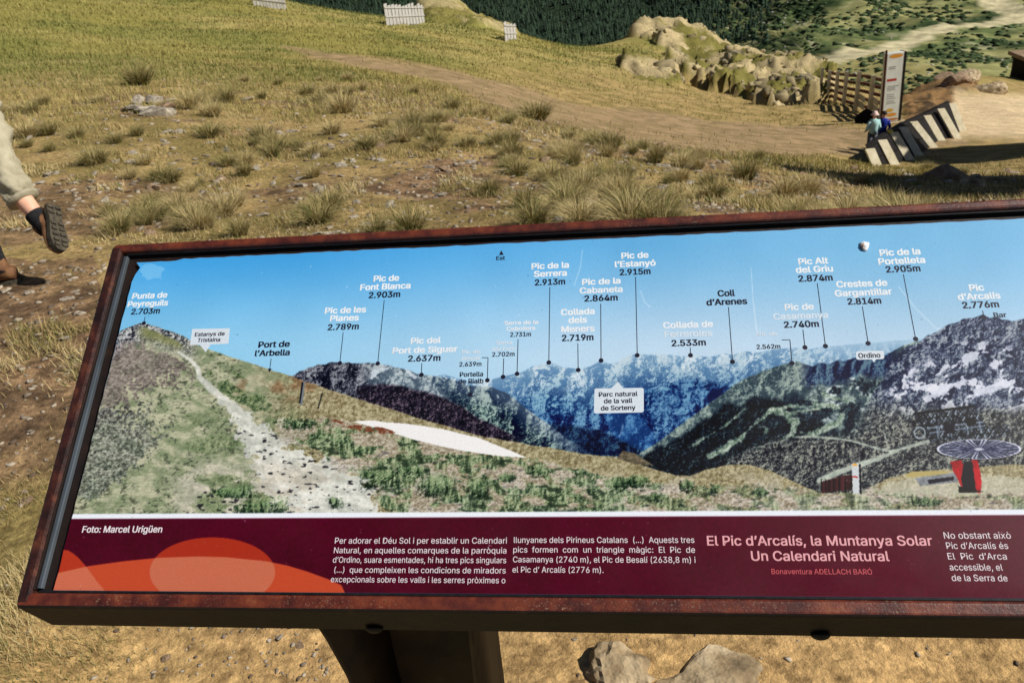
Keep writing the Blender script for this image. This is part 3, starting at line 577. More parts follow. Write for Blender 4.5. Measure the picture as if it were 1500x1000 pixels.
def rockf_maker(px, py):
    s = rng.uniform(.5, 1.8, len(px)) * far_depth(px, py) / 560; sz = np.stack([s, s, s * .7], -1)
    c = np.array([.42, .40, .34]) * rng.uniform(.7, 1.2, (len(px), 1)); return BT, BF, sz, c
m_rockf = attr_mat('pale_rock', .9, .1, .2, .5)
scatter_far('rubble', 1500, (930, 1720), (-60, 160), lambda px, py: (road_d(px, py) > 5) & (rng.random(len(px)) < sstep(.45, .65, fbm(px, py * 1.5, 44, 3, 79))) & (px + 1.2 * (py - 40) > 980), rockf_maker, m_rockf, 'pale rocks strewn over the far hillside')
# ------------------------------------------------------------ information board
NB = Vector((0, -math.sin(TILT), math.cos(TILT))); VB = Vector((0, math.cos(TILT), math.sin(TILT)))
_c0 = Vector(ray(750, 620)) * 1.0
def bd(x, v, n=0.0):
    """board coordinates (along, up the slope, out of the face) to world"""
    s = _c0.dot(NB); p = Vector((x, 0, 0)) + VB * v + NB * (s + n); p.z += EYE; return p
def px2b(px, py):
    r = Vector(ray(px, py)); t = _c0.dot(NB) / r.dot(NB); p = r * t; return p.x, p.dot(VB)
m_rust, n_, b_ = mat_new('rusty_steel', .40, .5)
_cr = ramp(n_, noise(n_, 38, 8, .62), [(.24, (.020, .006, .005)), (.44, (.085, .016, .010)), (.62, (.17, .036, .015)), (.84, (.34, .12, .05))])
_cs = ramp(n_, noise(n_, 420, 3, .6), [(.58, (0, 0, 0)), (.72, (1, 1, 1))])
_cm = ramp(n_, noise(n_, 9, 4, .6), [(.42, (0, 0, 0)), (.62, (.8, .8, .8))])
n_.links.new(mixc(n_, mixc(n_, 1., _cs, _cm, 'MULTIPLY'), _cr, (.34, .24, .15)), b_.inputs['Base Color'])
bump(n_, b_, noise(n_, 240, 5, .7), .35, .0015)
m_dark = noisy('dark_rusty_steel_and_rail_shade', [(.3, (.006, .003, .002)), (.6, (.016, .007, .004)), (.85, (.05, .022, .01))], 30, .6, .35, 6, .4, .002, 120)  # dark steel parts, also the shade painted on the lower rail's front
m_rustd = noisy('dark_rust', [(.35, (.014, .005, .004)), (.55, (.045, .012, .008)), (.78, (.17, .05, .02))], 40, .5, .4, 8, .5, .002, 200)
m_rubber = noisy('black_gasket', [(.3, (.006, .006, .007)), (.8, (.018, .018, .02))], 90, .35, .5, 3, .2, .0006)
m_alu = noisy('aluminium_strip', [(.3, (.07, .085, .10)), (.7, (.17, .20, .23))], 60, .45, .5, 4, .25, .0006, 200, (1, .1, .1), metal=.5)
m_ped = noisy('pedestal_steel', [(.3, (.018, .010, .006)), (.6, (.055, .028, .012)), (.85, (.13, .07, .03))], 14, .6, .35, 6, .3, .002, 60)
XL, XR, V0, V1 = -.734, 1.27, .101, .614
ped_base = Vector((bd(-.17, .3).x, bd(0, .34).y, 0))
board = empty('information_board', ped_base, 'long tilted information board in a rusty steel frame with a printed mountain panorama', 'information board')
def rail(name, x0, x1, v0, v1, n0, n1, mat, bev=.0018):
    p = bd(x0, v0, n0); return box_obj(name, p, bd(x1, v0, n0) - p, bd(x0, v1, n0) - p, bd(x0, v0, n1) - p, mat, board, bev)
DEP = -.046
bm = bmesh.new(); _pr = [(V0, .008), (.1185, .008), (.1185, -.060), (.0870, -.068)]
_pv = [bm.verts.new(bd(x, v, n)) for x in (XL, XR) for v, n in _pr]
for f in ((0, 1, 2, 3), (7, 6, 5, 4), (0, 4, 5, 1), (1, 5, 6, 2), (2, 6, 7, 3), (3, 7, 4, 0)): bm.faces.new([_pv[i] for i in f])
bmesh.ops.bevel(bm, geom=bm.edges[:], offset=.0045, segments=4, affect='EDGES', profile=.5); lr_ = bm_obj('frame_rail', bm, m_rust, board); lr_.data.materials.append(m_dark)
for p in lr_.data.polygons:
    if p.normal.dot(VB) < -.3: p.material_index = 1  # darker colour paints shade onto the rail's down-facing front
rail('frame_rail', XL + .002, XR, .6005, V1, DEP, .008, m_rust, .0035)
rail('frame_rail', XL, XL + .0165, V0 + .004, V1 - .004, DEP + .001, .0085, m_rustd, .0035)
rail('frame_rail', XR - .016, XR, V0 + .004, V1 - .004, DEP + .001, .0085, m_rust, .0035)
rail('back_plate', XL + .016, XR - .016, .118, .601, -.040, -.004, m_dark, 0)
rail('gasket', XL + .022, XR - .02, .1187, .1222, -.0038, .0028, m_rubber, .001)
rail('gasket', XL + .022, XR - .02, .5975, .6003, -.0038, .003, m_rubber, .001)
rail('edge_strip', XL + .0190, XL + .0250, .124, .596, -.0038, .0030, m_alu, .001)
rail('edge_strip', XL + .0167, XL + .0182, .122, .598, -.0038, .0060, m_dark, .0004)
# print: an image drawn by paint(), rectified onto the sheet
PX0, PX1 = XL + .0405, XR - .018; PV0, PV1 = .1222, .5885
IW, IH = 2520, 600
_bx = np.linspace(PX0, PX1, IW); _bv = np.linspace(PV0, PV1, IH); _BX, _BV = np.meshgrid(_bx, _bv)
_s = _c0.dot(NB)
_W = np.stack([_BX, _BV * VB.y + _s * NB.y, _BV * VB.z + _s * NB.z + EYE], -1)
_ppx, _ppy, _ = to_px(_W)
_vt = .5 * (px2b(110, 755)[1] + px2b(1472, 743.5)[1]); _vb = .5 * (px2b(110, 763.5)[1] + px2b(1472, 750.5)[1])
def _row(v):
    a, b, _ = to_px(np.stack([_bx, np.full(IW, v) * VB.y + _s * NB.y, np.full(IW, v) * VB.z + _s * NB.z + EYE], -1)); return b[None, :]
_img = paint(_ppx, _ppy, _row(_vt).astype(np.float32), _row(_vb).astype(np.float32))
img = bpy.data.images.new('print_artwork', IW, IH, alpha=False)
img.colorspace_settings.name = 'sRGB'
img.pixels.foreach_set(np.concatenate([_img, np.ones((IH, IW, 1), np.float32)], 2).astype(np.float32).ravel()); img.update(); img.pack()
m_print, n_, b_ = mat_new('printed_sheet', .36, .22)
tx = N(n_, 'ShaderNodeTexImage'); tx.image = img; tx.interpolation = 'Cubic'
_n = ramp(n_, noise(n_, 900, 2, .6), [(.3, (.90,) * 3), (.7, (1.10,) * 3)])
n_.links.new(mixc(n_, 1., tx.outputs[0], _n, 'MULTIPLY'), b_.inputs['Base Color'])
_r = ramp(n_, noise(n_, 7, 5, .6), [(.3, (.30,) * 3), (.7, (.52,) * 3)]); n_.links.new(_r, b_.inputs['Roughness'])
bump(n_, b_, noise(n_, 1100, 3, .7), .22, .0006)
NXs, NVs = 160, 40
gx = np.linspace(PX0, PX1, NXs); gv = np.linspace(PV0, PV1, NVs); V = []; 
_lr = np.random.default_rng(3)
for j in range(NVs):
    for i in range(NXs):
        x = gx[i]; v = gv[j]
        if i == 0: x += _lr.uniform(-.0006, .00068) + (.009 * max(0, 1 - abs(v - .574) / .012) if v > .55 else 0)
        if j == NVs - 1: v += _lr.uniform(-.0012, .0004) - (.003 if i < 6 else 0)
        V.append(bd(x, v, .0006))
F_ = [(j * NXs + i, j * NXs + i + 1, (j + 1) * NXs + i + 1, (j + 1) * NXs + i) for j in range(NVs - 1) for i in range(NXs - 1)]
sheet = obj('printed_sheet', V, F_, m_print, board, True)
uv = sheet.data.uv_layers.new(name='uv'); li = np.empty(len(sheet.data.loops), np.int32); sheet.data.loops.foreach_get('vertex_index', li)
_vx = np.array([[(gx[i] - PX0) / (PX1 - PX0), (gv[j] - PV0) / (PV1 - PV0)] for j in range(NVs) for i in range(NXs)])
uv.data.foreach_set('uv', _vx[li].astype(np.float32).ravel())
n_.nodes.active = tx
# lettering: flat print on the sheet
def flat(name, c, rough=.45):
    m, n, b = mat_new(name, rough, .3); n.links.new(ramp(n, noise(n, 500, 3, .6), [(.3, tuple(v * .86 for v in c)), (.7, c)]), b.inputs['Base Color']); return m
m_ink = flat('black_ink', (.012, .012, .03)); m_white = flat('white_ink', hexc(240, 246, 250)); m_faint = flat('faded_white_ink', hexc(236, 242, 248)); m_fade2 = flat('very_faded_ink', hexc(216, 230, 242))
m_para = flat('paragraph_ink', hexc(238, 226, 232)); m_title = flat('title_ink', hexc(236, 170, 176)); m_sig = flat('signature_ink', hexc(214, 92, 100)); m_box = flat('label_box', hexc(216, 226, 236))
FONT = None
try: FONT = bpy.data.fonts.load(bpy.utils.resource_path('LOCAL') + '/datafiles/fonts/Inter.woff2')   # Blender's own interface font
except Exception: pass
def text_mesh(s, bold):
    cu = bpy.data.curves.new('lettering', 'FONT'); cu.body = s; cu.size = 1; cu.offset = bold; cu.resolution_u = 3; cu.font = FONT or cu.font
    o = bpy.data.objects.new('lettering', cu); COL.objects.link(o); dg = bpy.context.evaluated_depsgraph_get(); dg.update()
    me = bpy.data.meshes.new_from_object(o.evaluated_get(dg)); bpy.data.objects.remove(o); bpy.data.curves.remove(cu); return me
CAP = None
def text(s, x0, x1, yb, cap, mat, bold=.022, n=.00070):
    global CAP
    if CAP is None:
        h = text_mesh('H', 0); CAP = max(v.co.y for v in h.vertices)
    me = text_mesh(s, 0); xs = [v.co.x for v in me.vertices]; lo, hi = min(xs), max(xs)
    ym = yb - cap / 2; xm = (x0 + x1) / 2
    X0 = px2b(x0, ym)[0]; X1 = px2b(x1, ym)[0]; VBs = px2b(xm, yb)[1]; VC = px2b(xm, yb - cap)[1]
    kx = (X1 - X0) / (hi - lo + 2 * bold); ky = (VC - VBs) / CAP; off = wloc(board)
    P = [v.co.copy() for v in me.vertices]; Fs = [tuple(p.vertices) for p in me.polygons]; bpy.data.meshes.remove(me); V, Fc = [], []
    for q, (dx, dy) in enumerate(((0, 0),) if bold < .006 else ((-bold, -bold * .5), (bold, -bold * .5), (-bold, bold * .5), (bold, bold * .5), (0, 0))):
        k = len(V); V += [bd(X0 + (c.x - lo + bold + dx) * kx, VBs + (c.y + dy) * ky, n + q * .00001) - off for c in P]; Fc += [tuple(i + k for i in f) for f in Fs]
    return link('lettering', mesh_from('lettering', V, Fc), sheet, mat)
def prints(name, polys, mat, n=.00064):
    V, Fc = [], []
    for pl in polys: Fc.append(tuple(range(len(V), len(V) + len(pl)))); V += [bd(*px2b(*p), n) for p in pl]
    o = obj(name, V, Fc, mat, board); o.parent = sheet; return o
PEAKS = [
 # lines (text, x0, x1, base, cap, ink)
 [('Punta de', 194.5, 245.5, 437, 8, 0), ('Peyreguils', 188, 246.5, 448.5, 8, 0), ('2.703m', 193, 234.7, 460, 8, 1)],
 [('Pic de les', 476.5, 536.5, 458.5, 8.4, 0), ('Planes', 484, 526, 470, 8.4, 0), ('2.789m', 480.5, 526, 483, 8.4, 1)],
 [('Pic de', 547.6, 585, 412, 8.4, 0), ('Font Blanca', 528, 601.6, 424, 8.4, 0), ('2.903m', 540.5, 586.6, 436, 8.4, 1)],
 [('Pic del', 602, 646, 503, 8.4, 2), ('Port de Siguer', 575.5, 670.6, 516.5, 8.4, 2), ('2.637m', 598, 645.5, 529, 8.6, 1)],
 [('Pic de', 676.6, 703.6, 518, 5.6, 3), ('Besalí', 677, 704, 527.5, 5.6, 3), ('2.639m', 673, 705.5, 536.5, 6.2, 1)],
 [('Serra', 727, 750.5, 504.5, 5.6, 3), ('del Forn', 720.5, 755.5, 513.6, 5.6, 3), ('2.702m', 721, 754, 522, 6.2, 1)],
 [('Serra de la', 739, 788.5, 475.5, 5.8, 2), ('Cebollera', 742, 784, 484, 5.8, 2), ('2.731m', 747.5, 778, 493, 6.2, 1)],
 [('Pic de la', 778.6, 833.5, 393.5, 8.4, 0), ('Serrera', 782, 830.5, 405, 8.4, 0), ('2.913m', 783.4, 828, 417.5, 8.4, 1)],
 [('Collada', 821.5, 871, 461, 8.6, 0), ('dels', 832.6, 860, 473, 8.6, 0), ('Meners', 822, 871, 486, 8.6, 2), ('2.719m', 823, 869.5, 499, 8.8, 1)],
 [('Pic de la', 852.5, 909, 416.5, 8.4, 0), ('Cabaneta', 849, 912, 429, 8.4, 2), ('2.864m', 856, 905, 441, 8.6, 1)],
 [('Pic de', 910, 950, 378.5, 8.4, 0), ('l’Estanyó', 900.5, 960.5, 390.5, 8.4, 0), ('2.915m', 907.6, 953, 402.5, 8.4, 1)],
 [('Collada de', 971, 1044.5, 480, 8.8, 2), ('Ferreroles', 973, 1043.5, 493, 8.8, 3), ('2.533m', 983.5, 1034, 506.5, 8.8, 1)],
 [('Coll', 1051, 1076.5, 434, 8.8, 1), ('d’Arenes', 1034.5, 1094.5, 446.5, 8.8, 1)],
 [('Pic de', 1109, 1138, 492, 6, 3), ('2.562m', 1108, 1143, 511, 6.4, 1)],
 [('Pic de', 1149, 1192, 454, 8.8, 2), ('Casamanya', 1132, 1213, 467, 8.8, 3), ('2.740m', 1148, 1199.4, 479.5, 9, 1)],
 [('Pic Alt', 1169, 1213, 387, 8.8, 0), ('del Griu', 1165, 1220, 399, 8.8, 0), ('2.874m', 1169, 1219.6, 412, 9, 1)],
 [('Crestes de', 1224.4, 1299.6, 420, 9, 0), ('Gargantillar', 1222, 1306.6, 433, 9, 2), ('2.814m', 1241, 1290.6, 445.6, 9, 1)],
 [('Pic de la', 1287.8, 1348, 374, 9, 0), ('Portelleta', 1286, 1355, 386.6, 9, 0), ('2.905m', 1297, 1348, 398.5, 9, 1)],
 [('Pic', 1419, 1441, 426, 9, 0), ('d’Arcalís', 1402, 1465, 438.5, 9, 2), ('2.776m', 1409, 1463, 451, 9.2, 1)],
 [('Bar', 1455, 1474, 465, 7, 1)],
 [('Port de', 379, 425, 508.5, 8.4, 1), ('l’Arbella', 374, 425, 521, 8.4, 1)],
 [('Portella', 673.6, 708, 551.5, 6.6, 1), ('de Rialb', 671.5, 708.5, 561.5, 6.6, 1)],
 [('Estanys de', 286, 329.5, 492.2, 5.6, 1), ('Tristaina', 289.8, 323, 500.7, 5.6, 1)],
 [('Parc natural', 877, 934, 580.5, 6.6, 1), ('de la vall', 884.5, 926.5, 590.3, 6.6, 1), ('de Sorteny', 880, 931, 600.6, 6.6, 1)],
 [('Ordino', 1257, 1289.4, 524, 6.8, 1)], [('Est', 727, 740, 381, 5.4, 1)]]
INK = [m_white, m_ink, m_faint, m_fade2]
for grp in PEAKS:
    for s, x0, x1, yb, cap, k in grp: text(s, x0, x1, yb, cap, INK[k], .03 if cap > 7 else .024)
PARA = [('Per adorar el Déu Sol i per establir un Calendari', 491, 742.7, 795.7), ('Natural, en aquelles comarques de la parròquia', 489.5, 742, 810), ('d’Ordino, suara esmentades, hi ha tres pics singulars', 488, 741.6, 824),
 ('(...)  que compleixen les condicions de miradors', 490, 741, 838.8), ('excepcionals sobre les valls i les serres pròximes o', 485, 740.5, 853),
 ('llunyanes dels Pirineus Catalans  (...)  Aquests tres', 752.8, 1017, 794.7), ('pics  formen  com  un  triangle  màgic:  El  Pic  de', 752, 1018, 809), ('Casamanya (2740 m), el Pic de Besalí (2638,8 m) i', 751.5, 1018.6, 823.5), ('el Pic d’ Arcalís (2776 m).', 750.7, 884, 838.3),
 ('No obstant això', 1382, 1480, 788.5), ('Pic d’Arcalís és', 1385.6, 1476, 803.5), ('El  Pic  d’Arca', 1387.7, 1474, 819), ('accessible, el', 1390.5, 1468, 835), ('de la Serra de', 1393.6, 1475, 850.7)]
for s, x0, x1, yb in PARA: text(s, x0, x1, yb, 8.6 if x0 < 1300 else 9.4, m_para, .004)
text('El Pic d’Arcalís, la Muntanya Solar', 1035.5, 1365, 798.5, 14, m_title, .014); text('Un Calendari Natural', 1100, 1302, 821, 14, m_title, .014)
text('Bonaventura ADELLACH BARÓ', 1130, 1277, 840.6, 7.6, m_sig, 0); text('Foto: Marcel Urigüen', 121.4, 238.3, 779.5, 9.4, m_para, .018)
prints('label_box', [[(282, 482), (337, 481), (335, 503.5), (309, 504.5), (301.6, 516), (293, 505), (278.5, 505.5)]], m_box)
prints('label_box', [[(871, 570), (873, 569), (895.6, 568.8), (905, 559), (913, 568.5), (941, 568), (943, 570), (943, 602), (941, 604), (872, 605.5), (870, 604)]], m_box)
prints('label_box', [[(1255, 514.6), (1293, 513.6), (1295, 516), (1295, 524), (1293, 526), (1283, 526.4), (1280, 531), (1277, 526.6), (1256, 527), (1254, 525), (1253.5, 517)]], m_box)
prints('north_mark', [[(731, 374), (734.3, 367), (738, 373.7)]], m_ink)
def leader(pts, dot=True, tri=False):
    P = [px2b(*p) for p in pts]; V, Fc = [], []
    for (x0, v0), (x1, v1) in zip(P[:-1], P[1:]):
        d = math.hypot(x1 - x0, v1 - v0); nx, nv = -(v1 - v0) / d * .0005, (x1 - x0) / d * .0005; k = len(V)
        V += [bd(x0 + nx, v0 + nv, .00067), bd(x0 - nx, v0 - nv, .00067), bd(x1 - nx, v1 - nv, .00067), bd(x1 + nx, v1 + nv, .00067)]; Fc.append((k, k + 1, k + 2, k + 3))
    x, v = P[-1]; k = len(V)
    if dot: V += [bd(x + .0031 * math.cos(a), v + .0031 * math.sin(a), .00068) for a in np.linspace(0, 6.283, 14, endpoint=False)]; Fc.append(tuple(range(k, k + 14)))
    if tri: V += [bd(x - .0028, v + .004, .00068), bd(x, v - .0015, .00068), bd(x + .0028, v + .004, .00068)]; Fc.append((k, k + 1, k + 2))
    o = obj('leader_line', V, Fc, m_ink, board); o.parent = sheet
for pts in ([(805.5, 421), (804, 531)], [(846.5, 503), (847, 542)], [(880, 445), (880.5, 528)], [(931, 406), (933.5, 520.5)], [(1011, 509), (1011.5, 520.5)], [(1067, 450), (1073, 530)], [(563, 440), (553.5, 532.5)], [(503, 487), (498, 532)], [(618, 532), (617.5, 549)],
            [(738, 525), (737, 552)], [(759, 497), (757.5, 547.5)], [(689, 564), (688.5, 578)], [(706, 524), (715, 524), (714, 557)], [(1197, 415), (1209, 507)], [(1176, 483), (1179, 509)], [(1263, 449), (1271.5, 503)], [(1323, 402), (1341, 496.5)], [(1439, 455), (1441, 465)],
            [(1145, 498), (1157, 498), (1160, 532)], [(213, 464), (211, 473.5)]): leader(pts)
leader([(397.5, 525), (395, 544)], False, True)
# damage: torn dot at the upper right, bolt heads on the lower edge
bm = bmesh.new(); x, v = px2b(1266, 361); bmesh.ops.create_uvsphere(bm, u_segments=12, v_segments=8, radius=.0072)
for vv in bm.verts: a = vv.co.copy(); f = 1 + .35 * math.sin(a.x * 900 + a.y * 500); vv.co = bd(x + a.x * .8 * f, v + a.y * f, .0012 + max(a.z, 0) * .35)
bm_obj('torn_blister', bm, noisy('torn_paper', [(.35, (.35, .16, .07)), (.5, (.8, .82, .84)), (.8, (.9, .92, .95))], 120, .6), board, True)
for bx in (530, 1215):
    bm = bmesh.new(); bmesh.ops.create_uvsphere(bm, u_segments=14, v_segments=8, radius=.011); c = bd(px2b(bx, 905)[0] , V0 - .0125, -.052)
    for vv in bm.verts: a = vv.co.copy(); vv.co = c + Vector((a.x, 0, 0)) + NB * (a.y) - VB * (max(a.z, 0) * .6)
    bm_obj('bolt', bm, m_dark, board, True)
# pedestals: folded steel channel with bowed flanges
def pedestal(xa, xb):
    P = []; n = 12
    for side, xx in ((-1, xa), (1, xb)):
        V = []
        for i in range(n + 1):
            s = i / n; z = (bd(0, .2, DEP).z - .01) * (1 - s); bow = .055 * math.sin(min(1, s * 3) * math.pi * .5) + .02 * s
            x_in = xx + side * (-bow) if side < 0 else xx - .02 * s
            x_in = xx + (bow if side < 0 else -bow * .25)
            y0 = bd(0, .17, DEP).y + .02 * s; y1 = bd(0, .46, DEP).y - .12 * s; zt = bd(0, .17, DEP).z * (1 - s); zb = (bd(0, .46, DEP).z) * (1 - s)
            V += [(x_in, y0, zt), (x_in, y1, zb), (x_in + .006, y1, zb), (x_in + .006, y0, zt)]
        Fc = [(i * 4 + k, i * 4 + (k + 1) % 4, i * 4 + 4 + (k + 1) % 4, i * 4 + 4 + k) for i in range(n) for k in range(4)] + [(0, 1, 2, 3), tuple(n * 4 + k for k in (3, 2, 1, 0))]
        bm = bmesh.new(); vv = [bm.verts.new(v) for v in V]; [bm.faces.new([vv[i] for i in f]) for f in Fc]; bm_obj('pedestal_flange', bm, m_ped, board, True)
    ya = bd(0, .36, DEP).y; za = bd(0, .36, DEP).z
    box_obj('pedestal_web', (xa + .02, ya, 0), (xb - xa - .03, 0, 0), (0, -.03, 0), (0, .05, za - .005), m_ped, board, .002)
    box_obj('base_plate', (xa - .03, bd(0, .1).y + .04, .0), (xb - xa + .08, 0, 0), (0, .34, 0), (0, 0, .012), m_ped, board, .003)
_yf = bd(0, .17, DEP).y; _ra = ray(476, 930); _rb = ray(735, 930); xa = _ra[0] * _yf / _ra[1]; xb = _rb[0] * _yf / _rb[1] - .035; xa -= .045
pedestal(xa, xb); pedestal(xa + 1.08, xb + 1.08)
# ------------------------------------------------------------ grass
STRAW = np.array(hexc(206, 186, 136)); OLIVE = np.array(hexc(136, 126, 72)); GREEN = np.array(hexc(98, 110, 52)); TAN = np.array(hexc(196, 168, 118))
m_grass, n_, b_ = mat_new('dry_grass', .75, .15)
a_ = N(n_, 'ShaderNodeAttribute', attribute_name='tint'); n_.links.new(a_.outputs['Color'], b_.inputs['Base Color'])
def blades(P, h, w, lean, az, col, seg=1):
    """P roots (n,3); one triangle (seg 1) or bent strip (seg 2) per blade"""
    n = len(P); d = np.stack([np.cos(az), np.sin(az), np.zeros(n)], 1); fa = rng.uniform(0, 6.283, n); s = np.stack([np.cos(fa), np.sin(fa), np.zeros(n)], 1) * (w / 2)[:, None]
    up = np.array([0, 0, 1.])
    if seg == 1:
        tip = P + d * (h * np.sin(lean))[:, None] + up * (h * np.cos(lean))[:, None]
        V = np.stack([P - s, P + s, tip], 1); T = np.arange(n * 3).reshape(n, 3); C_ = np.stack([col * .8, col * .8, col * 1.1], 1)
    else:
        l1 = lean * .55; m = P + d * (h * .55 * np.sin(l1))[:, None] + up * (h * .55 * np.cos(l1))[:, None]
        tip = m + d * (h * .5 * np.sin(lean * 1.6))[:, None] + up * (h * .5 * np.cos(lean * 1.6))[:, None]
        V = np.stack([P - s, P + s, m - s * .75, m + s * .75, tip], 1); k = np.arange(n)[:, None] * 5
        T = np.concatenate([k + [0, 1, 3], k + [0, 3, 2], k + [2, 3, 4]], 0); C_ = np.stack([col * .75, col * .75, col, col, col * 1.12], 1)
    return V.reshape(-1, 3), T, C_.reshape(-1, 3)
def turf():
    n = 520000; az = np.radians(rng.uniform(-58, 46, n)); R = np.exp(rng.uniform(math.log(1.3), math.log(26), n)); x = R * np.sin(az); y = R * np.cos(az)
    z, g = height(x, y, True)
    patch = fbm(x, y, .42, 4, 101); big = fbm(x, y, 2.2, 3, 103)
    dens = sstep(.40, .55, patch * .62 + big * .38) * (1 - .93 * g['bare'] * (patch < .62)) * (1 - g['path']) * (1 - g['gravel']) * (1 - g['rubble'] * .8)
    dens = np.where((g['py'] > 900) & (g['t'] < 4), dens * sstep(260, 120, g['px'] + 300 * (patch - .5)) * .9, dens)
    k = rng.random(n) < dens; x, y, z, patch, big, R = x[k], y[k], z[k], patch[k], big[k], R[k]; gg = g['green'][k]; m = len(x)
    mixv = np.clip(sstep(.35, .62, fbm(x, y, .9, 3, 107)) + rng.normal(0, .22, m), 0, 1)
    col = lerp(STRAW, OLIVE, mixv); col = lerp(col, GREEN, (rng.random(m) < .10 + .25 * sstep(.55, .65, big)) * 1.); col = lerp(col, TAN, (rng.random(m) < .25) * .8) * rng.uniform(.7, 1.2, (m, 1))
    h = rng.uniform(.02, .055, m) * (.6 + 1.3 * sstep(.5, .7, patch)) * (1 + .012 * R); w = rng.uniform(.0022, .0042, m) * np.clip(R / 3, .7, 3.6)
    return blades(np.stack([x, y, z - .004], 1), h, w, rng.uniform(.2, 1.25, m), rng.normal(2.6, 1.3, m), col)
V_, T_, C_ = turf(); tag(fast_mesh('grass', V_, T_, m_grass, C_), 'short dry grass growing in patches over the ground', kind='stuff')
def meadow():
    n = 150000; az = np.radians(rng.uniform(-42, 22, n)); R = np.exp(rng.uniform(math.log(12), math.log(95), n)); x = R * np.sin(az); y = R * np.cos(az)
    z, g = height(x, y, True); k = (rng.random(n) < np.clip(g['meadow'] * .8 + .2 + (R < 26) * .3, 0, 1) * (1 - g['path'] * .93) * (1 - .45 * g['rock']) * (1 - g['rubble'] * .7) * (1 - g['gravel'])) & (g['px'] > -300) & (g['px'] < 1750)
    x, y, z, R = x[k], y[k], z[k], R[k]; m = len(x); gr = g['green'][k]
    col = lerp(np.array(hexc(178, 164, 102)), np.array(hexc(128, 126, 66)), np.clip(fbm(x, y, 3.5, 3, 111) * 2 - .5 + rng.normal(0, .2, m), 0, 1)); col = lerp(col, GREEN, gr * .6) * rng.uniform(.75, 1.2, (m, 1))
    h = rng.uniform(.035, .10, m) * (1 + R / 45); w = rng.uniform(.008, .016, m) * (R / 12)
    return blades(np.stack([x, y, z - .01], 1), h, w, rng.uniform(.1, .8, m), rng.uniform(0, 6.28, m), col)
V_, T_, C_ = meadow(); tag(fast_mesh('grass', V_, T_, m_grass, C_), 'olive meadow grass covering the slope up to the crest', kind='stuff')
# tussocks
def zone(px, py):
    if py > 600: return 'in the dirt below the board'
    if px < 170 and py > 370: return 'in the trodden dirt left of the board'
    if py < 165: return 'high on the slope near the meadow edge'
    col_ = 'behind the walker' if px < 230 else 'upslope of the frame corner' if px < 480 else 'above the left half of the board' if px < 720 else 'above the middle of the board' if px < 1000 else 'on the right-hand brow before the tall sign'
    return ('just ' if py > 285 and px >= 230 and 'brow' not in col_ else 'further up ' if py < 225 and 'brow' not in col_ else '') + col_
def tussock_mesh(q, pale):
    r_ = np.random.default_rng(200 + q); n = 620; a = r_.uniform(0, 6.283, n); rr = .5 * np.sqrt(r_.random(n)) * .34
    P = np.stack([np.cos(a) * rr, np.sin(a) * rr, np.full(n, -.04)], 1); az = a + r_.normal(0, .5, n)
    col = lerp(STRAW, OLIVE, np.clip(r_.normal(.25 if pale else .62, .25, n), 0, 1)); col = lerp(col, GREEN * .8, (r_.random(n) < (.05 if pale else .22)) * 1.) * r_.uniform(.65, 1.2, (n, 1))
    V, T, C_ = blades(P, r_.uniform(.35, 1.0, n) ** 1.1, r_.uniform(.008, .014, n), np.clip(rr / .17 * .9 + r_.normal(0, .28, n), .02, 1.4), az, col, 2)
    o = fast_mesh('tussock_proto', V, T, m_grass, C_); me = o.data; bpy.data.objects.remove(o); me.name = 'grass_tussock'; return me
TM = [tussock_mesh(q, q % 3 == 0) for q in range(7)]
def tussock(p, s, wd, k, label, group='grass tussocks on the near slope'):
    o = link('grass_tussock', TM[k]); o.location = p; o.scale = (s * wd, s * wd, s); o.rotation_euler.z = rng.uniform(0, 6.28)
    return tag(o, label, 'grass tussock', group)
LEAD = [(602, 192, .36, 1.1, 1, 'tall dark-based grass tussock with a straw-coloured crown, up the slope above the board'), (638, 216, .27, 1.4, 2, 'wide olive-green grass tussock casting a dark shadow just below the tall dark-based one'),
 (750, 232, .30, 1.3, 4, 'broad green tussock with a dark hollow base left of a stony patch'), (893, 222, .34, 1.2, 5, 'bushy reddish-olive tussock on the brow in front of the pale path'), (840, 244, .26, 1.1, 1, 'small upright green tussock just below the bushy reddish-olive one'),
 (385, 205, .26, 1.6, 2, 'low wide olive tussock beside scattered slate chips'), (503, 166, .30, 1.5, 3, 'pale rounded tussock with a dark middle upslope of the low wide one'), (205, 124, .34, 1.4, 4, 'dark olive tussock above the pile of grey slabs'),
 (960, 238, .30, 1.0, 1, 'dark narrow tussock right of the bushy reddish-olive one'), (915, 286, .34, 1.4, 3, 'large pale straw tussock just above the frame of the board'), (325, 318, .30, 1.7, 0, 'pale silvery tussock leaning over just above the frame corner'),
 (352, 345, .24, 1.2, 1, 'short yellow-green tussock touching the top frame of the board'), (1090, 262, .34, 1.3, 5, 'brown-green tussock on the right-hand brow by a dark gap'), (280, 160, .27, 1.7, 3, 'straw tussock right beside the pile of grey slabs'),
 (330, 150, .25, 1.6, 2, 'olive tussock second from the pile of grey slabs'), (1150, 290, .30, 1.5, 3, 'yellow tussock above the top frame near the right of the board'), (785, 176, .30, 1.8, 5, 'dark green low tussock at the edge of the pale path')]
for px, py, s, wd, k, lb in LEAD: p, t = on_ground(px, py, 4); tussock(p, s * 1.05 * max(.75, t / 9.), wd, k, lb)
nt_ = 0; tries = 0
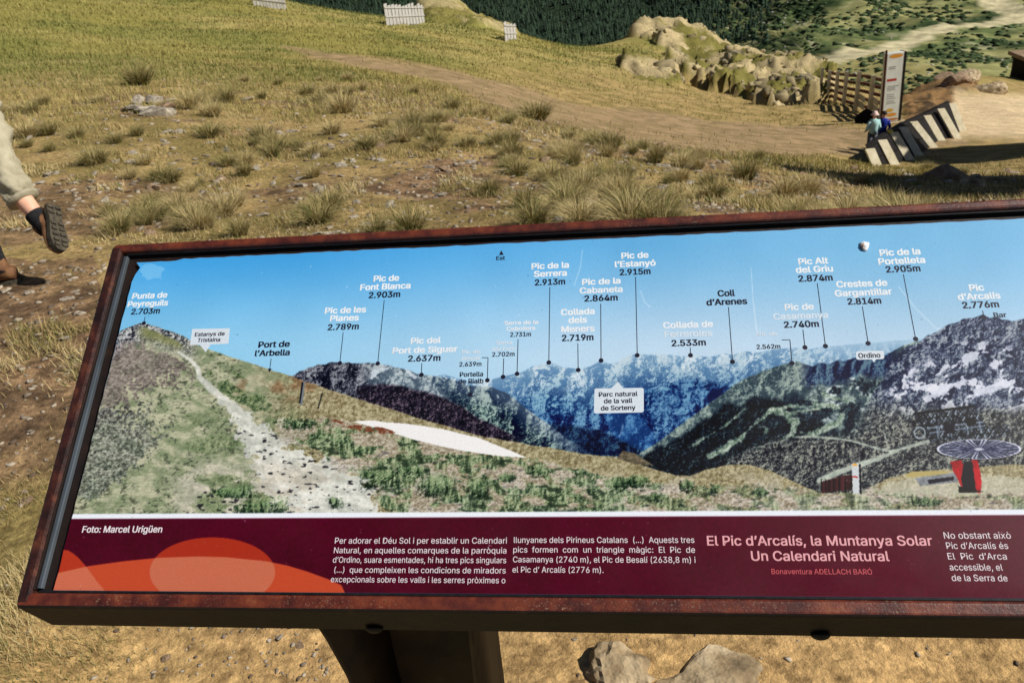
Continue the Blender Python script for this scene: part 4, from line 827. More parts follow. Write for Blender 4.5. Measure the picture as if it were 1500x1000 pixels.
while nt_ < 190 and tries < 4000:
    tries += 1; px = rng.uniform(-120, 1560); py = rng.uniform(118, 345)
    if px < 130 and py > 250: continue
    pr = .25 + .75 * (fbm(np.array([px]), np.array([py * 2.2]), 120, 2, 131)[0] > .5)
    if 300 < px < 760 and py > 240: pr *= .35
    if rng.random() > pr: continue
    p, t = on_ground(px, py, 4)
    if t > 22 or regions(np.array([p.x]), np.array([p.y]), np.array([p.z]))['path'][0] > .3: continue
    s_ = rng.uniform(.09, .21); k_ = int(rng.integers(0, 7)); lb = ('small low' if s_ < .13 else 'middling' if s_ < .17 else 'full-grown') + (' straw-pale' if k_ % 3 == 0 else ' olive') + ' grass tussock ' + zone(px, py)
    tussock(p, s_ * (1 + t / 30), rng.uniform(1.1, 2.0), k_, lb); nt_ += 1
# ------------------------------------------------------------ stones
def stone_mesh(q, flatn=.35):
    r_ = np.random.default_rng(400 + q); bm = bmesh.new(); k = 14
    for _ in range(k):
        v = r_.normal(0, 1, 3); v /= np.linalg.norm(v); v *= r_.uniform(.8, 1.0); bm.verts.new((v[0] * .55, v[1] * .40, v[2] * flatn * .5))
    bmesh.ops.convex_hull(bm, input=bm.verts[:]); bmesh.ops.delete(bm, geom=[v for v in bm.verts if not v.link_faces], context='VERTS')
    me = bpy.data.meshes.new('stone'); bm.to_mesh(me); bm.free(); return me
m_slate = noisy('slate', [(.25, hexc(92, 84, 74)), (.5, hexc(150, 140, 124)), (.75, hexc(204, 192, 170))], 7, .8, .25, 7, .6, .01, 30)
m_slateb = noisy('brown_slate', [(.25, hexc(92, 74, 58)), (.5, hexc(142, 118, 94)), (.75, hexc(176, 156, 130))], 7, .85, .2, 7, .6, .01, 30)
SM = [stone_mesh(q, (.22, .35, .5, .28)[q % 4]) for q in range(12)]
for i, me in enumerate(SM): me.materials.append(m_slate if i % 3 else m_slateb)
def stone(p, s, k, label, group='loose stones on the near slope', cat='stone', tilt=.2):
    o = link('stone', SM[k]); o.location = p + Vector((0, 0, s * .05)); o.scale = (s, s * rng.uniform(.8, 1.2), s); o.rotation_euler = (rng.normal(0, tilt), rng.normal(0, tilt), rng.uniform(0, 6.28))
    return tag(o, label, cat, group)
for px, py, s, k, lb in ((806, 274, .16, 4, 'dark upright grey stone between tussocks upslope of the board'), (783, 272, .13, 8, 'dark slate chip leaning beside the upright grey stone'), (865, 262, .2, 1, 'flat grey slab in the gap left of the pale straw tussock'), (260, 250, .13, 2, 'small block of dark slate alone in short grass above the frame corner'),
 (475, 298, .14, 5, 'pale buff stone lying above the top frame'), (557, 215, .2, 0, 'grey slab half buried in front of the tall dark-based tussock'), (362, 147, .2, 7, 'pale grey stone beside the straw tussocks left of centre'), (960, 306, .24, 1, 'long pale slab just above the top frame'), (690, 240, .17, 10, 'flat grey stone between the two green tussocks'),
 (330, 240, .22, 4, 'pale flat slab in the grass below the slab pile'), (640, 252, .12, 2, 'dark pointed stone under the wide olive tussock'), (100, 438, .1, 7, 'pale flat stone on the dirt beside the frame corner'), (98, 498, .09, 4, 'buff stone chip on the trodden dirt left of the board'), (45, 560, .07, 2, 'dark chip of slate on the dirt left of the frame')):
    p, t = on_ground(px, py, 2); stone(p, s * max(.8, t / 9), k, lb)
# pile of slabs
for i, (px, py, s, k, tl) in enumerate(((178, 160, .30, 0, .1), (196, 163, .34, 4, .1), (214, 165, .30, 8, .25), (232, 168, .4, 1, .1), (246, 160, .32, 3, .35), (228, 152, .26, 5, .5), (240, 146, .24, 9, .6), (252, 150, .26, 7, .5), (205, 152, .22, 11, .3), (150, 150, .3, 0, .1))):
    p, t = on_ground(px, py, 4); p.z += .02 * (i % 3)
    stone(p, s * 1.35, k, ['widest front slab of the grey slab pile', 'slab at the left end of the grey slab pile', 'tilted slab on top of the grey slab pile', 'pale flat slab at the right of the grey slab pile', 'grey slab leaning on the right of the slab pile', 'dark-edged slab at the back of the slab pile', 'steep slab standing at the back right of the slab pile', 'slab propped at the right rear of the slab pile', 'small block in the middle of the grey slab pile', 'low dark slab lying apart, left of the slab pile'][i], 'grey slabs piled in the grass', 'slab', tl)
ns = 0; tries = 0
while ns < 250 and tries < 6000:
    tries += 1; px = rng.uniform(-80, 1520); py = 190 + 160 * rng.random() if rng.random() < .72 else rng.uniform(380, 975)
    if py > 380 and not (px < 170 - (py - 380) * .25 or py > 925): continue
    if py > 925 and rng.random() < .6: continue
    if py <= 380 and fbm(np.array([px]), np.array([py * 2.]), 90, 2, 141)[0] < .46: continue
    p, t = on_ground(px, py, 1.2)
    if t > 16: continue
    s = rng.uniform(.05, .15) * (t / 7 if t > 5 else .45 * t / 2.4)
    k_ = int(rng.integers(0, 12)); stone(p, s, k_, ('small ' if s < .11 * t / 7 else 'larger ') + ('flat ' if k_ % 4 in (0, 3) else 'chunky ') + ('grey' if k_ % 3 else 'brown') + ' slate stone ' + zone(px, py), tilt=.25, group='loose stones on the near slope' if t > 5 else 'stone chips in the dirt near the board'); ns += 1
def gravel():
    n = 20000; az = np.radians(rng.uniform(-58, 46, n)); R = np.exp(rng.uniform(math.log(1.3), math.log(20), n)); x = R * np.sin(az); y = R * np.cos(az); z, g = height(x, y, True)
    k = rng.random(n) < np.clip(.15 + g['bare'] * .7 + .5 * (fbm(x, y, .8, 3, 151) > .55), 0, 1) * (1 - .93 * ((g['py'] > 880) & (g['px'] > 480) & (g['t'] < 5))); x, y, z, R = x[k], y[k], z[k], R[k]; m = len(x)
    V0_ = [np.array([v.co[:] for v in me.vertices]) for me in SM]; Vs, Ts, Cs = [], [], []; off = 0
    for q in range(12):
        idx = np.arange(q, m, 12); T0 = np.array([[v for v in p.vertices] for p in SM[q].polygons]); V0q = V0_[q]; s = rng.uniform(.008, .042, len(idx)) * np.clip(R[idx] / 3.5, .55, 2.6); rot = rng.uniform(0, 6.28, len(idx)); c, sn = np.cos(rot), np.sin(rot)
        X = V0q[None, :, 0] * c[:, None] - V0q[None, :, 1] * sn[:, None]; Y = V0q[None, :, 0] * sn[:, None] + V0q[None, :, 1] * c[:, None]
        W = np.stack([X, Y, V0q[None, :, 2] + np.zeros_like(X)], -1) * s[:, None, None] + np.stack([x[idx], y[idx], z[idx] + s * .06], -1)[:, None, :]
        Ts.append((T0[None] + (np.arange(len(idx)) * len(V0q))[:, None, None]).reshape(-1, 3) + off); off += W.shape[0] * W.shape[1]; Vs.append(W.reshape(-1, 3))
        cc = lerp(np.array(hexc(176, 164, 144)), np.array(hexc(96, 82, 70)), rng.random(len(idx))); Cs.append(np.repeat(cc[:, None], len(V0q), 1).reshape(-1, 3))
    return np.concatenate(Vs), np.concatenate(Ts), np.concatenate(Cs)
V_, T_, C_ = gravel(); tag(fast_mesh('gravel', V_, T_, attr_mat('gravel', .9, .15, .2, 60), C_), 'slate chips and gravel strewn over the near ground', kind='stuff')
def boulder(name, p, s, seed, mat, label, cat='boulder', sub=4, amp=.28, cuts=7):
    bm = bmesh.new(); bmesh.ops.create_icosphere(bm, subdivisions=sub, radius=1); r_ = np.random.default_rng(seed)
    nn = r_.normal(0, 1, (cuts, 3)); nn /= np.linalg.norm(nn, axis=1)[:, None]; dd = r_.uniform(.55, .85, cuts)
    V = np.array([v.co[:] for v in bm.verts])
    for a, d in zip(nn, dd): e = V @ a - d; V = V - np.maximum(e, 0)[:, None] * a * .92
    f = 1 + amp * (fbm(V[:, 0] * 1 + V[:, 2] * .7 + seed, V[:, 1] + V[:, 2] * .6, .7, 5, seed, .55, True) - .55)
    V = V * f[:, None] * np.array(s)
    for v, c in zip(bm.verts, V): v.co = Vector(c) + p
    root = bm_obj(name, bm, mat, None, False); root.data.transform(Matrix.Translation(-p)); root.location = p
    return tag(root, label, cat)
m_bould = noisy('lichen_rock', [(.30, hexc(60, 52, 42)), (.44, hexc(150, 130, 100)), (.58, hexc(192, 174, 142)), (.78, hexc(222, 212, 192))], 5, .9, .15, 9, .9, .03, 9)
p, t = on_ground(1010, 975, 1.2); boulder('boulder', p + Vector((0, -.06, -.065)), (.30, .17, .085), 7, m_bould, 'craggy pale boulder with black cracks on the ground below the board', amp=.5, sub=5)
p, t = on_ground(905, 985, 1.2); boulder('boulder', p + Vector((0, 0, -.03)), (.08, .09, .07), 9, m_bould, 'small dark-shadowed rock at the left end of the craggy boulder', amp=.7)
p, t = on_ground(1428, 270, 6); boulder('boulder', p - Vector((0, 0, .1)), (.26, .25, .24), 12, m_bould, 'rounded pale boulder in the dark shadow at the right edge'); p, t = on_ground(1385, 262, 6); boulder('boulder', p, (.3, .3, .24), 15, m_slateb, 'brown broken rock left of the rounded pale boulder')
m_crag = noisy('crag_rock', [(.30, hexc(74, 68, 56)), (.46, hexc(128, 118, 92)), (.60, hexc(166, 154, 124)), (.80, hexc(190, 182, 158))], 2.2, .95, .1, 9, 1., .12, 5)
for i, (px, py, s) in enumerate(((1068, 104, 1.6), (1085, 126, 1.3), (1130, 132, 1.5), (1150, 118, 1.1), (1012, 62, 1.8), (1040, 84, 1.6), (990, 84, 1.4), (1178, 138, 1.2), (920, 97, 1.0), (1105, 98, 1.2), (988, 122, .9), (1060, 132, 1.))):
    p, t = on_ground(px, py, 30); boulder('crag', p - Vector((0, 0, s * .40)), (s * 1.0, s * .7, s * .62), 20 + i, m_crag, ['crag below the top of the rocky knoll', 'crag low on the rocky knoll', 'wide pale crag at the foot of the knoll beside the meadow', 'pointed crag on the right shoulder of the knoll', 'topmost crag of the rocky knoll', 'second crag from the top of the knoll', 'crag on the grassy left face of the knoll', 'last crag of the knoll next to the lattice snow fence', 'dark ledge alone in the grass left of the knoll', 'crag high on the right skyline of the knoll', 'low dark rock at the toe of the grassy bank', 'squat crag between the meadow and the knoll'][i], 'crag', 4, .8, 14)
def knoll_rubble():
    n = 2600; px = rng.uniform(870, 1260, n); py = rng.uniform(25, 160, n); keepers = []
    az = np.radians(rng.uniform(3, 17, n * 3)); R = np.exp(rng.uniform(math.log(44), math.log(125), n * 3)); x = R * np.sin(az); y = R * np.cos(az); z, g = height(x, y, True)
    k = (g['rock'] > .6) & (rng.random(n * 3) < .02 + .30 * (fbm(x, y, 5., 3, 171) > .53)); x, y, z = x[k], y[k], z[k]; m = len(x)
    V0q = np.array([v.co[:] for v in SM[2].vertices]); T0 = np.array([[v for v in p.vertices] for p in SM[2].polygons]); s = rng.uniform(.4, 1.25, m) ** 1.6; rot = rng.uniform(0, 6.28, m); c, sn = np.cos(rot), np.sin(rot)
    J = V0q[None] * rng.uniform(.7, 1.3, (m, 1, 3)) * np.array([1, 1, 2.]); X = J[..., 0] * c[:, None] - J[..., 1] * sn[:, None]; Y = J[..., 0] * sn[:, None] + J[..., 1] * c[:, None]
    W = np.stack([X, Y, J[..., 2]], -1) * s[:, None, None] + np.stack([x, y, z], -1)[:, None]; T = T0[None] + (np.arange(m) * len(V0q))[:, None, None]
    cc = lerp(np.array(hexc(180, 164, 126)), np.array(hexc(104, 94, 70)), rng.random(m)); return W.reshape(-1, 3), T.reshape(-1, 3), np.repeat(cc[:, None], len(V0q), 1).reshape(-1, 3)
V_, T_, C_ = knoll_rubble(); tag(fast_mesh('rubble', V_, T_, attr_mat('knoll_rock', .9, .1, .35, 1.2), C_), 'angular pale rubble covering the rocky knoll', kind='stuff')
# ------------------------------------------------------------ snow fences
m_wgrey = noisy('weathered_wood', [(.3, hexc(150, 146, 140)), (.7, hexc(208, 204, 196))], 12, .85, .15, 5, .3, .005, 40, (1, 1, .15))
m_wpale = noisy('pale_boards', [(.3, hexc(196, 184, 150)), (.7, hexc(228, 218, 190))], 6, .8, .15, 5, .3, .006, 30, (1, 1, .2))
m_wbrown = noisy('brown_boards', [(.3, hexc(52, 30, 24)), (.7, hexc(104, 62, 46))], 8, .8, .15, 5, .3, .006, 30)
m_black = noisy('black_finish_and_gap_shade', [(.3, (.004, .003, .003)), (.7, (.014, .011, .010))], 8, .8, .15, 4, .3, .006, 30)  # black parts, also the shade painted between the slanting boards
def picket(pa, pb, n, h, label, wd=.2, gap=.05, lean=.1):
    A, ta = on_ground(*pa, 20, 110); B, tb = on_ground(*pb, 20, 110); A = at(*pa, pa_t := ta); d = (B - A); d.z = 0; L = d.length; d.normalize(); nrm = Vector((-d.y, d.x, 0)); M = (A + B) / 2
    root = empty('snow_fence', M, label, 'snow fence', 'picket snow fences along the crest'); c = math.cos; bm = None
    for i in range(n):
        p = A.lerp(B, (i + .5) / n); w_ = L / n * .82; hh = h * rng.uniform(.9, 1.08)
        q = p - d * w_ / 2 - Vector((0, 0, .1)); box_obj('slat', q, d * w_, nrm * .03, Vector((0, 0, hh)) + d * rng.normal(-.05, .03), m_wgrey, root)
    for z in (.35, .75): q = A - nrm * .06 + Vector((0, 0, h * z)); box_obj('rail', q, B - A, nrm * .05, (0, 0, .08), m_wgrey, root)
    return root
picket((566, 37), (623, 35), 12, 1.55, 'long grey picket snow fence standing on the crest against the dark forest'); picket((740, 60), (757, 60), 4, 1.45, 'short narrow piece of pale picket snow fence lower on the crest')
picket((372, 9), (420, 12), 10, 1.4, 'grey picket snow fence cut off at the top of the view')
# lattice fence behind the sign
def lattice():
    xs = [1202, 1213, 1225, 1238, 1256, 1277, 1296]; ts = [56, 52.5, 49.5, 46.5, 43.5, 41, 39]; bots = [150, 150, 151, 151, 152, 152, 152]; tops = [117, 114, 111, 108, 104, 104, 102]
    B = [on_ground(x, b, 20, 90)[0] for x, b in zip(xs, bots)]
    B = [Vector((at(x, b, t).x, at(x, b, t).y, 0)) for x, b, t in zip(xs, bots, ts)]
    for b in B: b.z = float(base_h(b.x, b.y))
    H = [(bb - tt) / F0 * t / .87 for tt, bb, t in zip(tops, bots, ts)]
    root = empty('snow_fence', B[3], 'tall lattice snow fence of brown boards on pale posts behind the sign', 'snow fence')
    d = (B[-1] - B[0]).normalized(); nrm = Vector((d.y, -d.x, 0)).normalized()
    if nrm.y > 0: nrm = -nrm
    for b, h in zip(B, H): box_obj('post', b - d * .17 - Vector((0, 0, .2)), d * .34, nrm * -.16, (0, 0, h + .2), m_wpale, root)
    for k in range(5):
        for i in range(6):
            f = (k + .35) / 5.2; a = B[i] + Vector((0, 0, H[i] * f)); b = B[i + 1] + Vector((0, 0, H[i + 1] * f)); box_obj('board', a + nrm * .16, b - a, nrm * .14, (0, 0, .15), m_wbrown, root)
    for i in (4, 5): 
        for f in (.12, .3): box_obj('plank', B[i] + Vector((.2, 0, H[i] * f)) - nrm * .2, (B[i + 1] - B[i]) * .45 + Vector((0, 0, -.15)), nrm * .05, (0, 0, .28), m_wpale, root)
lattice()
# slanting boards in front of the platform
SL = [((1273, 219), (1285, 247)), ((1291, 206), (1309, 241)), ((1308, 195), (1331, 234)), ((1321, 187), (1344, 227)), ((1337, 179), (1366, 216)), ((1357, 170), (1379, 208)), ((1377, 160), (1402, 204)), ((1394, 152), (1409, 192))]
def slats():
    ts = [24.3, 25.2, 26.4, 27.5, 29.2, 30.6, 31., 33.]; P = []
    for (tp, bt), t in zip(SL, ts): b = at(*bt, t); a = at(*tp, t + .15); P.append((a, b))
    root = empty('retaining_fence', P[3][1], 'slanting retaining fence of eight broad pale boards over black panels painted as gap shade beside the tall sign', 'retaining fence')
    for a, b in P:
        u = (a - b); d = Vector((.29, .04, 0)); n = d.cross(u).normalized(); n = -n if n.y > 0 else n; box_obj('board', b - u * .12 - d * .5, d, n * .07, u * 1.12, m_wpale, root, .01, 1)
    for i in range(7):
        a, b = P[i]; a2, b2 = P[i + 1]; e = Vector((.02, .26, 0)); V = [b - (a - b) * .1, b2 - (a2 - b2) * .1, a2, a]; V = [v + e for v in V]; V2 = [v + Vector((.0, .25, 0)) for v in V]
        obj('gap_shade_panel', V + V2, [(0, 1, 2, 3), (7, 6, 5, 4), (0, 4, 5, 1), (1, 5, 6, 2), (2, 6, 7, 3), (3, 7, 4, 0)], m_black, root)  # near-black fill stands in for shadow in the gaps between boards
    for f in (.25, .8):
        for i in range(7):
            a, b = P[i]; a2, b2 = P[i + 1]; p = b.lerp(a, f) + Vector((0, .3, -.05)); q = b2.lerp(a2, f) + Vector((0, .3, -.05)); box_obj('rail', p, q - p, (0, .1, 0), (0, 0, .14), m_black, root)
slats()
# tall sign
def totem():
    t = on_ground(1303, 184, 18, 80)[1]; bl, br = at(1292, 180, t), at(1315, 185, t + .22); tl = at(1299, 68, t); h = (tl - bl).z / 1.0; x = (br - bl); x.z = 0; wd = x.length; x.normalize(); nrm = Vector((x.y, -x.x, 0)); up = Vector((0, 0, 1))
    if nrm.y > 0: nrm = -nrm
    root = empty('sign_totem', bl + x * wd / 2, 'tall narrow upright information sign with a grey face and dark edge, above the slanting boards', 'sign')
    U = up * h + Vector((-.14, 0, 0))
    box_obj('panel', bl, x * wd, -nrm * .30, U, noisy('sign_face', [(.3, hexc(192, 194, 184)), (.7, hexc(212, 214, 204))], 3, .6, .3, 3, 0), root, .01, 1)
    box_obj('edge_post', bl + x * (wd + .002) + nrm * .02, x * .10, -nrm * .42, U * 1.0, m_black, root, .01, 1); box_obj('edge_post', bl - x * .05 + nrm * .0, x * .048, -nrm * .1, U * 1.05, m_wbrown, root, .008, 1)
    box_obj('base_slab', bl - x * .35 - nrm * -.1 - up * .35, x * (wd + .7), -nrm * .5, up * .33, m_bould, root, .03, 1)
    def patch(u0, u1, v0, v1, mat, ell=False, name='printed_mark'):
        c = lambda u, v: bl + x * wd * u + U * v + nrm * .004
        if ell: V = [c((u0 + u1) / 2 + (u1 - u0) / 2 * math.cos(a), (v0 + v1) / 2 + (v1 - v0) / 2 * math.sin(a)) for a in np.linspace(0, 6.283, 20, endpoint=False)]
        else: V = [c(u0, v0), c(u1, v0), c(u1, v1), c(u0, v1)]
        obj(name, V, [tuple(range(len(V)))], mat, root)
    lean = None; mo = flat('orange_print', hexc(206, 140, 50)); mr = flat('red_print', hexc(170, 50, 40)); mg = flat('grey_print', hexc(128, 130, 122))
    patch(.12, .92, .925, .985, mo, True); patch(.08, .66, .60, .635, mr); patch(.2, .85, .075, .13, mo, True); patch(.1, .98, .012, .05, flat('brown_print', hexc(176, 112, 60)), True); patch(.18, .62, .145, .20, flat('yellow_print', hexc(202, 160, 60)), True)
    for v in (.80, .775, .52, .495, .47, .40, .37, .34, .30, .27): patch(.14, .14 + rng.uniform(.4, .75), v, v + .010, mg, name='text_line')
    return root
totem()
# ------------------------------------------------------------ people
def skin_body(name, joints, edges, mat, parent, sub=2, root=0):
    """joints: (position, radius x, radius y)"""
    off = wloc(parent); me = bpy.data.meshes.new(name); me.from_pydata([tuple(Vector(j[0]) - off) for j in joints], edges, []); o = link(name, me, parent, mat)
    md = o.modifiers.new('skin', 'SKIN'); md.use_smooth_shade = True
    for i, j in enumerate(joints):
        me.skin_vertices[0].data[i].radius = (j[1], j[2] if len(j) > 2 else j[1]); me.skin_vertices[0].data[i].use_root = i == root
    s = o.modifiers.new('sub', 'SUBSURF'); s.levels = sub; s.render_levels = sub
    dg = bpy.context.evaluated_depsgraph_get(); dg.update(); m2 = bpy.data.meshes.new_from_object(o.evaluated_get(dg)); o.modifiers.clear(); o.data = m2; m2.name = name
    if not m2.materials: m2.materials.append(mat)
    m2.polygons.foreach_set('use_smooth', [True] * len(m2.polygons)); return o
def chainE(*idx): return [(a, b) for a, b in zip(idx[:-1], idx[1:])]
m_skin = noisy('skin', [(.3, hexc(206, 150, 122)), (.7, hexc(232, 184, 156))], 14, .55, .35, 4, .1, .002)
m_khaki = noisy('khaki_cloth', [(.3, hexc(150, 142, 118)), (.7, hexc(186, 178, 152))], 9, .85, .15, 5, .5, .012, 24)
m_navy = noisy('navy_cloth', [(.3, hexc(22, 34, 84)), (.7, hexc(36, 52, 112))], 8, .85, .15)
m_sock = noisy('black_sock', [(.3, (.012, .012, .014)), (.8, (.035, .033, .035))], 60, .95, .1, 4, .4, .002)
m_boot = noisy('brown_boot', [(.3, hexc(76, 50, 34)), (.7, hexc(140, 100, 66))], 14, .75, .25, 5, .4, .004, 50)
m_sole = noisy('dark_sole', [(.3, hexc(44, 40, 34)), (.7, hexc(92, 84, 68))], 40, .8, .3, 4, .4, .003)
m_hair = noisy('dark_hair', [(.3, (.02, .012, .008)), (.7, (.06, .035, .02))], 40, .6, .3)
def foot_parts(ank, toe_dir, up_dir, root, L=.285):
    """walking boot: ankle point, unit direction heel to toe, unit direction out of the top of the foot"""
    f = toe_dir.normalized(); u = (up_dir - f * up_dir.dot(f)).normalized(); s = f.cross(u)
    heel = ank - f * .075 - u * .085
    bm = bmesh.new(); sec = [(-.0, .036, .075), (.04, .043, .085), (.10, .042, .075), (.16, .050, .058), (.22, .052, .045), (.265, .040, .034), (.285, .018, .018)]; rings = []
    for d, w_, h in sec:
        ring = []
        for k in range(12):
            a = 2 * math.pi * k / 12; ring.append(bm.verts.new(heel + f * d + s * (w_ * math.cos(a)) + u * (.016 + h * .5 + h * .5 * math.sin(a))))
        rings.append(ring)
    for a, b in zip(rings[:-1], rings[1:]):
        for k in range(12): bm.faces.new((a[k], a[(k + 1) % 12], b[(k + 1) % 12], b[k]))
    bm.faces.new(rings[0][::-1]); bm.faces.new(rings[-1]); bm_obj('boot', bm, m_boot, root, True)
    V, Fc = sweep([ank - u * .045 - f * .02, ank + u * .0 - f * .01, ank + u * .045], [.05, .050, .046], 14); obj('boot_collar', V, Fc, m_boot, root, True)
    bm = bmesh.new(); prof = [(-.008, .034), (.03, .041), (.09, .036), (.15, .044), (.21, .051), (.255, .044), (.288, .018)]; lo, hi = [], []
    ring = [(d, w_) for d, w_ in prof] + [(d, -w_) for d, w_ in prof[::-1]]
    for d, w_ in ring: lo.append(bm.verts.new(heel + f * d + s * w_ - u * .012)); hi.append(bm.verts.new(heel + f * d + s * w_ + u * .018))
    bm.faces.new(lo[::-1]); bm.faces.new(hi)
    for k in range(len(ring)): j = (k + 1) % len(ring); bm.faces.new((lo[k], lo[j], hi[j], hi[k]))
    sole = bm_obj('sole', bm, m_sole, root)
    for d in (.015, .05, .12, .155, .19, .225, .255):
        for sd_ in (-1, 1): 
            c = heel + f * d + s * (sd_ * .021) - u * .012; q = c - s * .015 - f * .009
            box_obj('tread', q, s * .03, f * .018, -u * .010, m_sole, root, .002, 1)
def walker():
    g0 = on_ground(6, 408, 3)[0]; t0 = 4.42
    foot2 = Vector((at(-6, 384, 4.45))); z0 = float(height(np.array([foot2.x]), np.array([foot2.y]))[0]); foot2.z = z0 + .097
    A1 = at(66, 331, 4.40); K1 = at(14, 268, 4.38); H1 = at(-24, 172, 4.46); K2 = at(-52, 286, 4.4); H2 = at(-56, 172, 4.35)
    pel = (H1 + H2) / 2 + Vector((0, 0, .05)); fwd = Vector((-1, .05, 0)).normalized(); side = (H1 - H2).normalized(); up = Vector((0, 0, 1))
    chest = pel + up * .34 + fwd * .05; neck = pel + up * .52 + fwd * .07; head = neck + up * .17 + fwd * .03
    root = empty('person', (foot2.x, foot2.y, z0), 'person in cropped khaki trousers and brown boots striding past with one sole raised', 'person')
    sd = side * 1.
    J = [(pel, .12, .10), (chest, .14, .10), (neck, .055), (head + up * -.02, .075), (head + up * .08, .08), (H1, .085), (K1, .058), (K1.lerp(A1, .45), .052), (A1, .036), (H2, .085), (K2, .058), (K2.lerp(foot2, .45), .052), (foot2, .036),
         (chest + sd * .17 + up * .1, .05), (chest + sd * .22 - up * .17 + fwd * .08, .04), (chest + sd * .2 - up * .34 + fwd * .28, .028), (chest - sd * .17 + up * .1, .05), (chest - sd * .22 - up * .18 - fwd * .06, .04), (chest - sd * .22 - up * .42 + fwd * .06, .028)]
    E = [(0, 1), (1, 2), (2, 3), (3, 4), (0, 5), (5, 6), (6, 7), (7, 8), (0, 9), (9, 10), (10, 11), (11, 12), (1, 13), (13, 14), (14, 15), (1, 16), (16, 17), (17, 18)]
    skin_body('body', J, E, m_skin, root)
    # cropped trousers: loose tubes with folds, one mesh
    def leg_tube(h, k, a):
        end = k.lerp(a, .40); pts = [h + up * .06, h.lerp(k, .35), h.lerp(k, .7), k, k.lerp(a, .18), end]; return sweep([Vector(p) for p in pts], [.104, .095, .083, .077, .082, .080], 20)
    V, Fc = [], []
    for (h, k, a) in ((H1, K1, A1), (H2, K2, foot2)):
        v, f = leg_tube(h, k, a); k0 = len(V); V += v; Fc += [tuple(i + k0 for i in q) for q in f]
    v, f = sweep([pel - up * .07, pel + up * .03, pel + up * .13], [.15, .165, .155], 20); k0 = len(V); V += v; Fc += [tuple(i + k0 for i in q) for q in f]
    tr = obj('trousers', V, Fc, m_khaki, root, True); s = tr.modifiers.new('sub', 'SUBSURF'); s.levels = s.render_levels = 3
    tex = bpy.data.textures.new('folds', 'CLOUDS'); tex.noise_scale = .09; dmod = tr.modifiers.new('folds', 'DISPLACE'); dmod.texture = tex; dmod.strength = .06; dmod.mid_level = .5; dmod.texture_coords = 'LOCAL'
    V, Fc = sweep([K1.lerp(A1, .34), K1.lerp(A1, .41)], [.088, .087], 20); obj('trouser_hem', V, Fc, m_khaki, root, True)
    # shirt
    V, Fc = sweep([pel - up * .01, pel + up * .15, chest, chest + up * .12, neck], [.205, .19, .188, .16, .07], 20); sh = obj('shirt', V, Fc, m_navy, root, True); s = sh.modifiers.new('sub', 'SUBSURF'); s.levels = s.render_levels = 1
    for sg in (1, -1):
        V, Fc = sweep([chest + sd * .13 * sg + up * .1, chest + sd * .2 * sg - up * .06 + fwd * .03 * sg], [.075, .065], 12); obj('sleeve', V, Fc, m_navy, root, True)
    bm = bmesh.new(); bmesh.ops.create_uvsphere(bm, u_segments=16, v_segments=10, radius=.102)
    for v in bm.verts: v.co = head + up * .045 - fwd * .015 + Vector((v.co.x, v.co.y, v.co.z * 1.05))
    bm_obj('hair', bm, m_hair, root, True)
    for (k, a) in ((K1, A1), (K2, foot2)):
        V, Fc = sweep([k.lerp(a, .70), k.lerp(a, .73), k.lerp(a, .85), a + (a - k).normalized() * .03], [.053, .056, .053, .052], 14); obj('sock', V, Fc, m_sock, root, True)
    # trailing boot: toe hangs down, sole faces back to the right
    toe = (at(86, 384, 4.36) - at(76, 330, 4.44)).normalized(); upv = (at(30, 380, 4.5) - at(84, 350, 4.36)).normalized()
    foot_parts(A1, toe, upv, root); foot_parts(foot2, Vector((-.93, -.30, 0)), up, root)
    return root
walker()
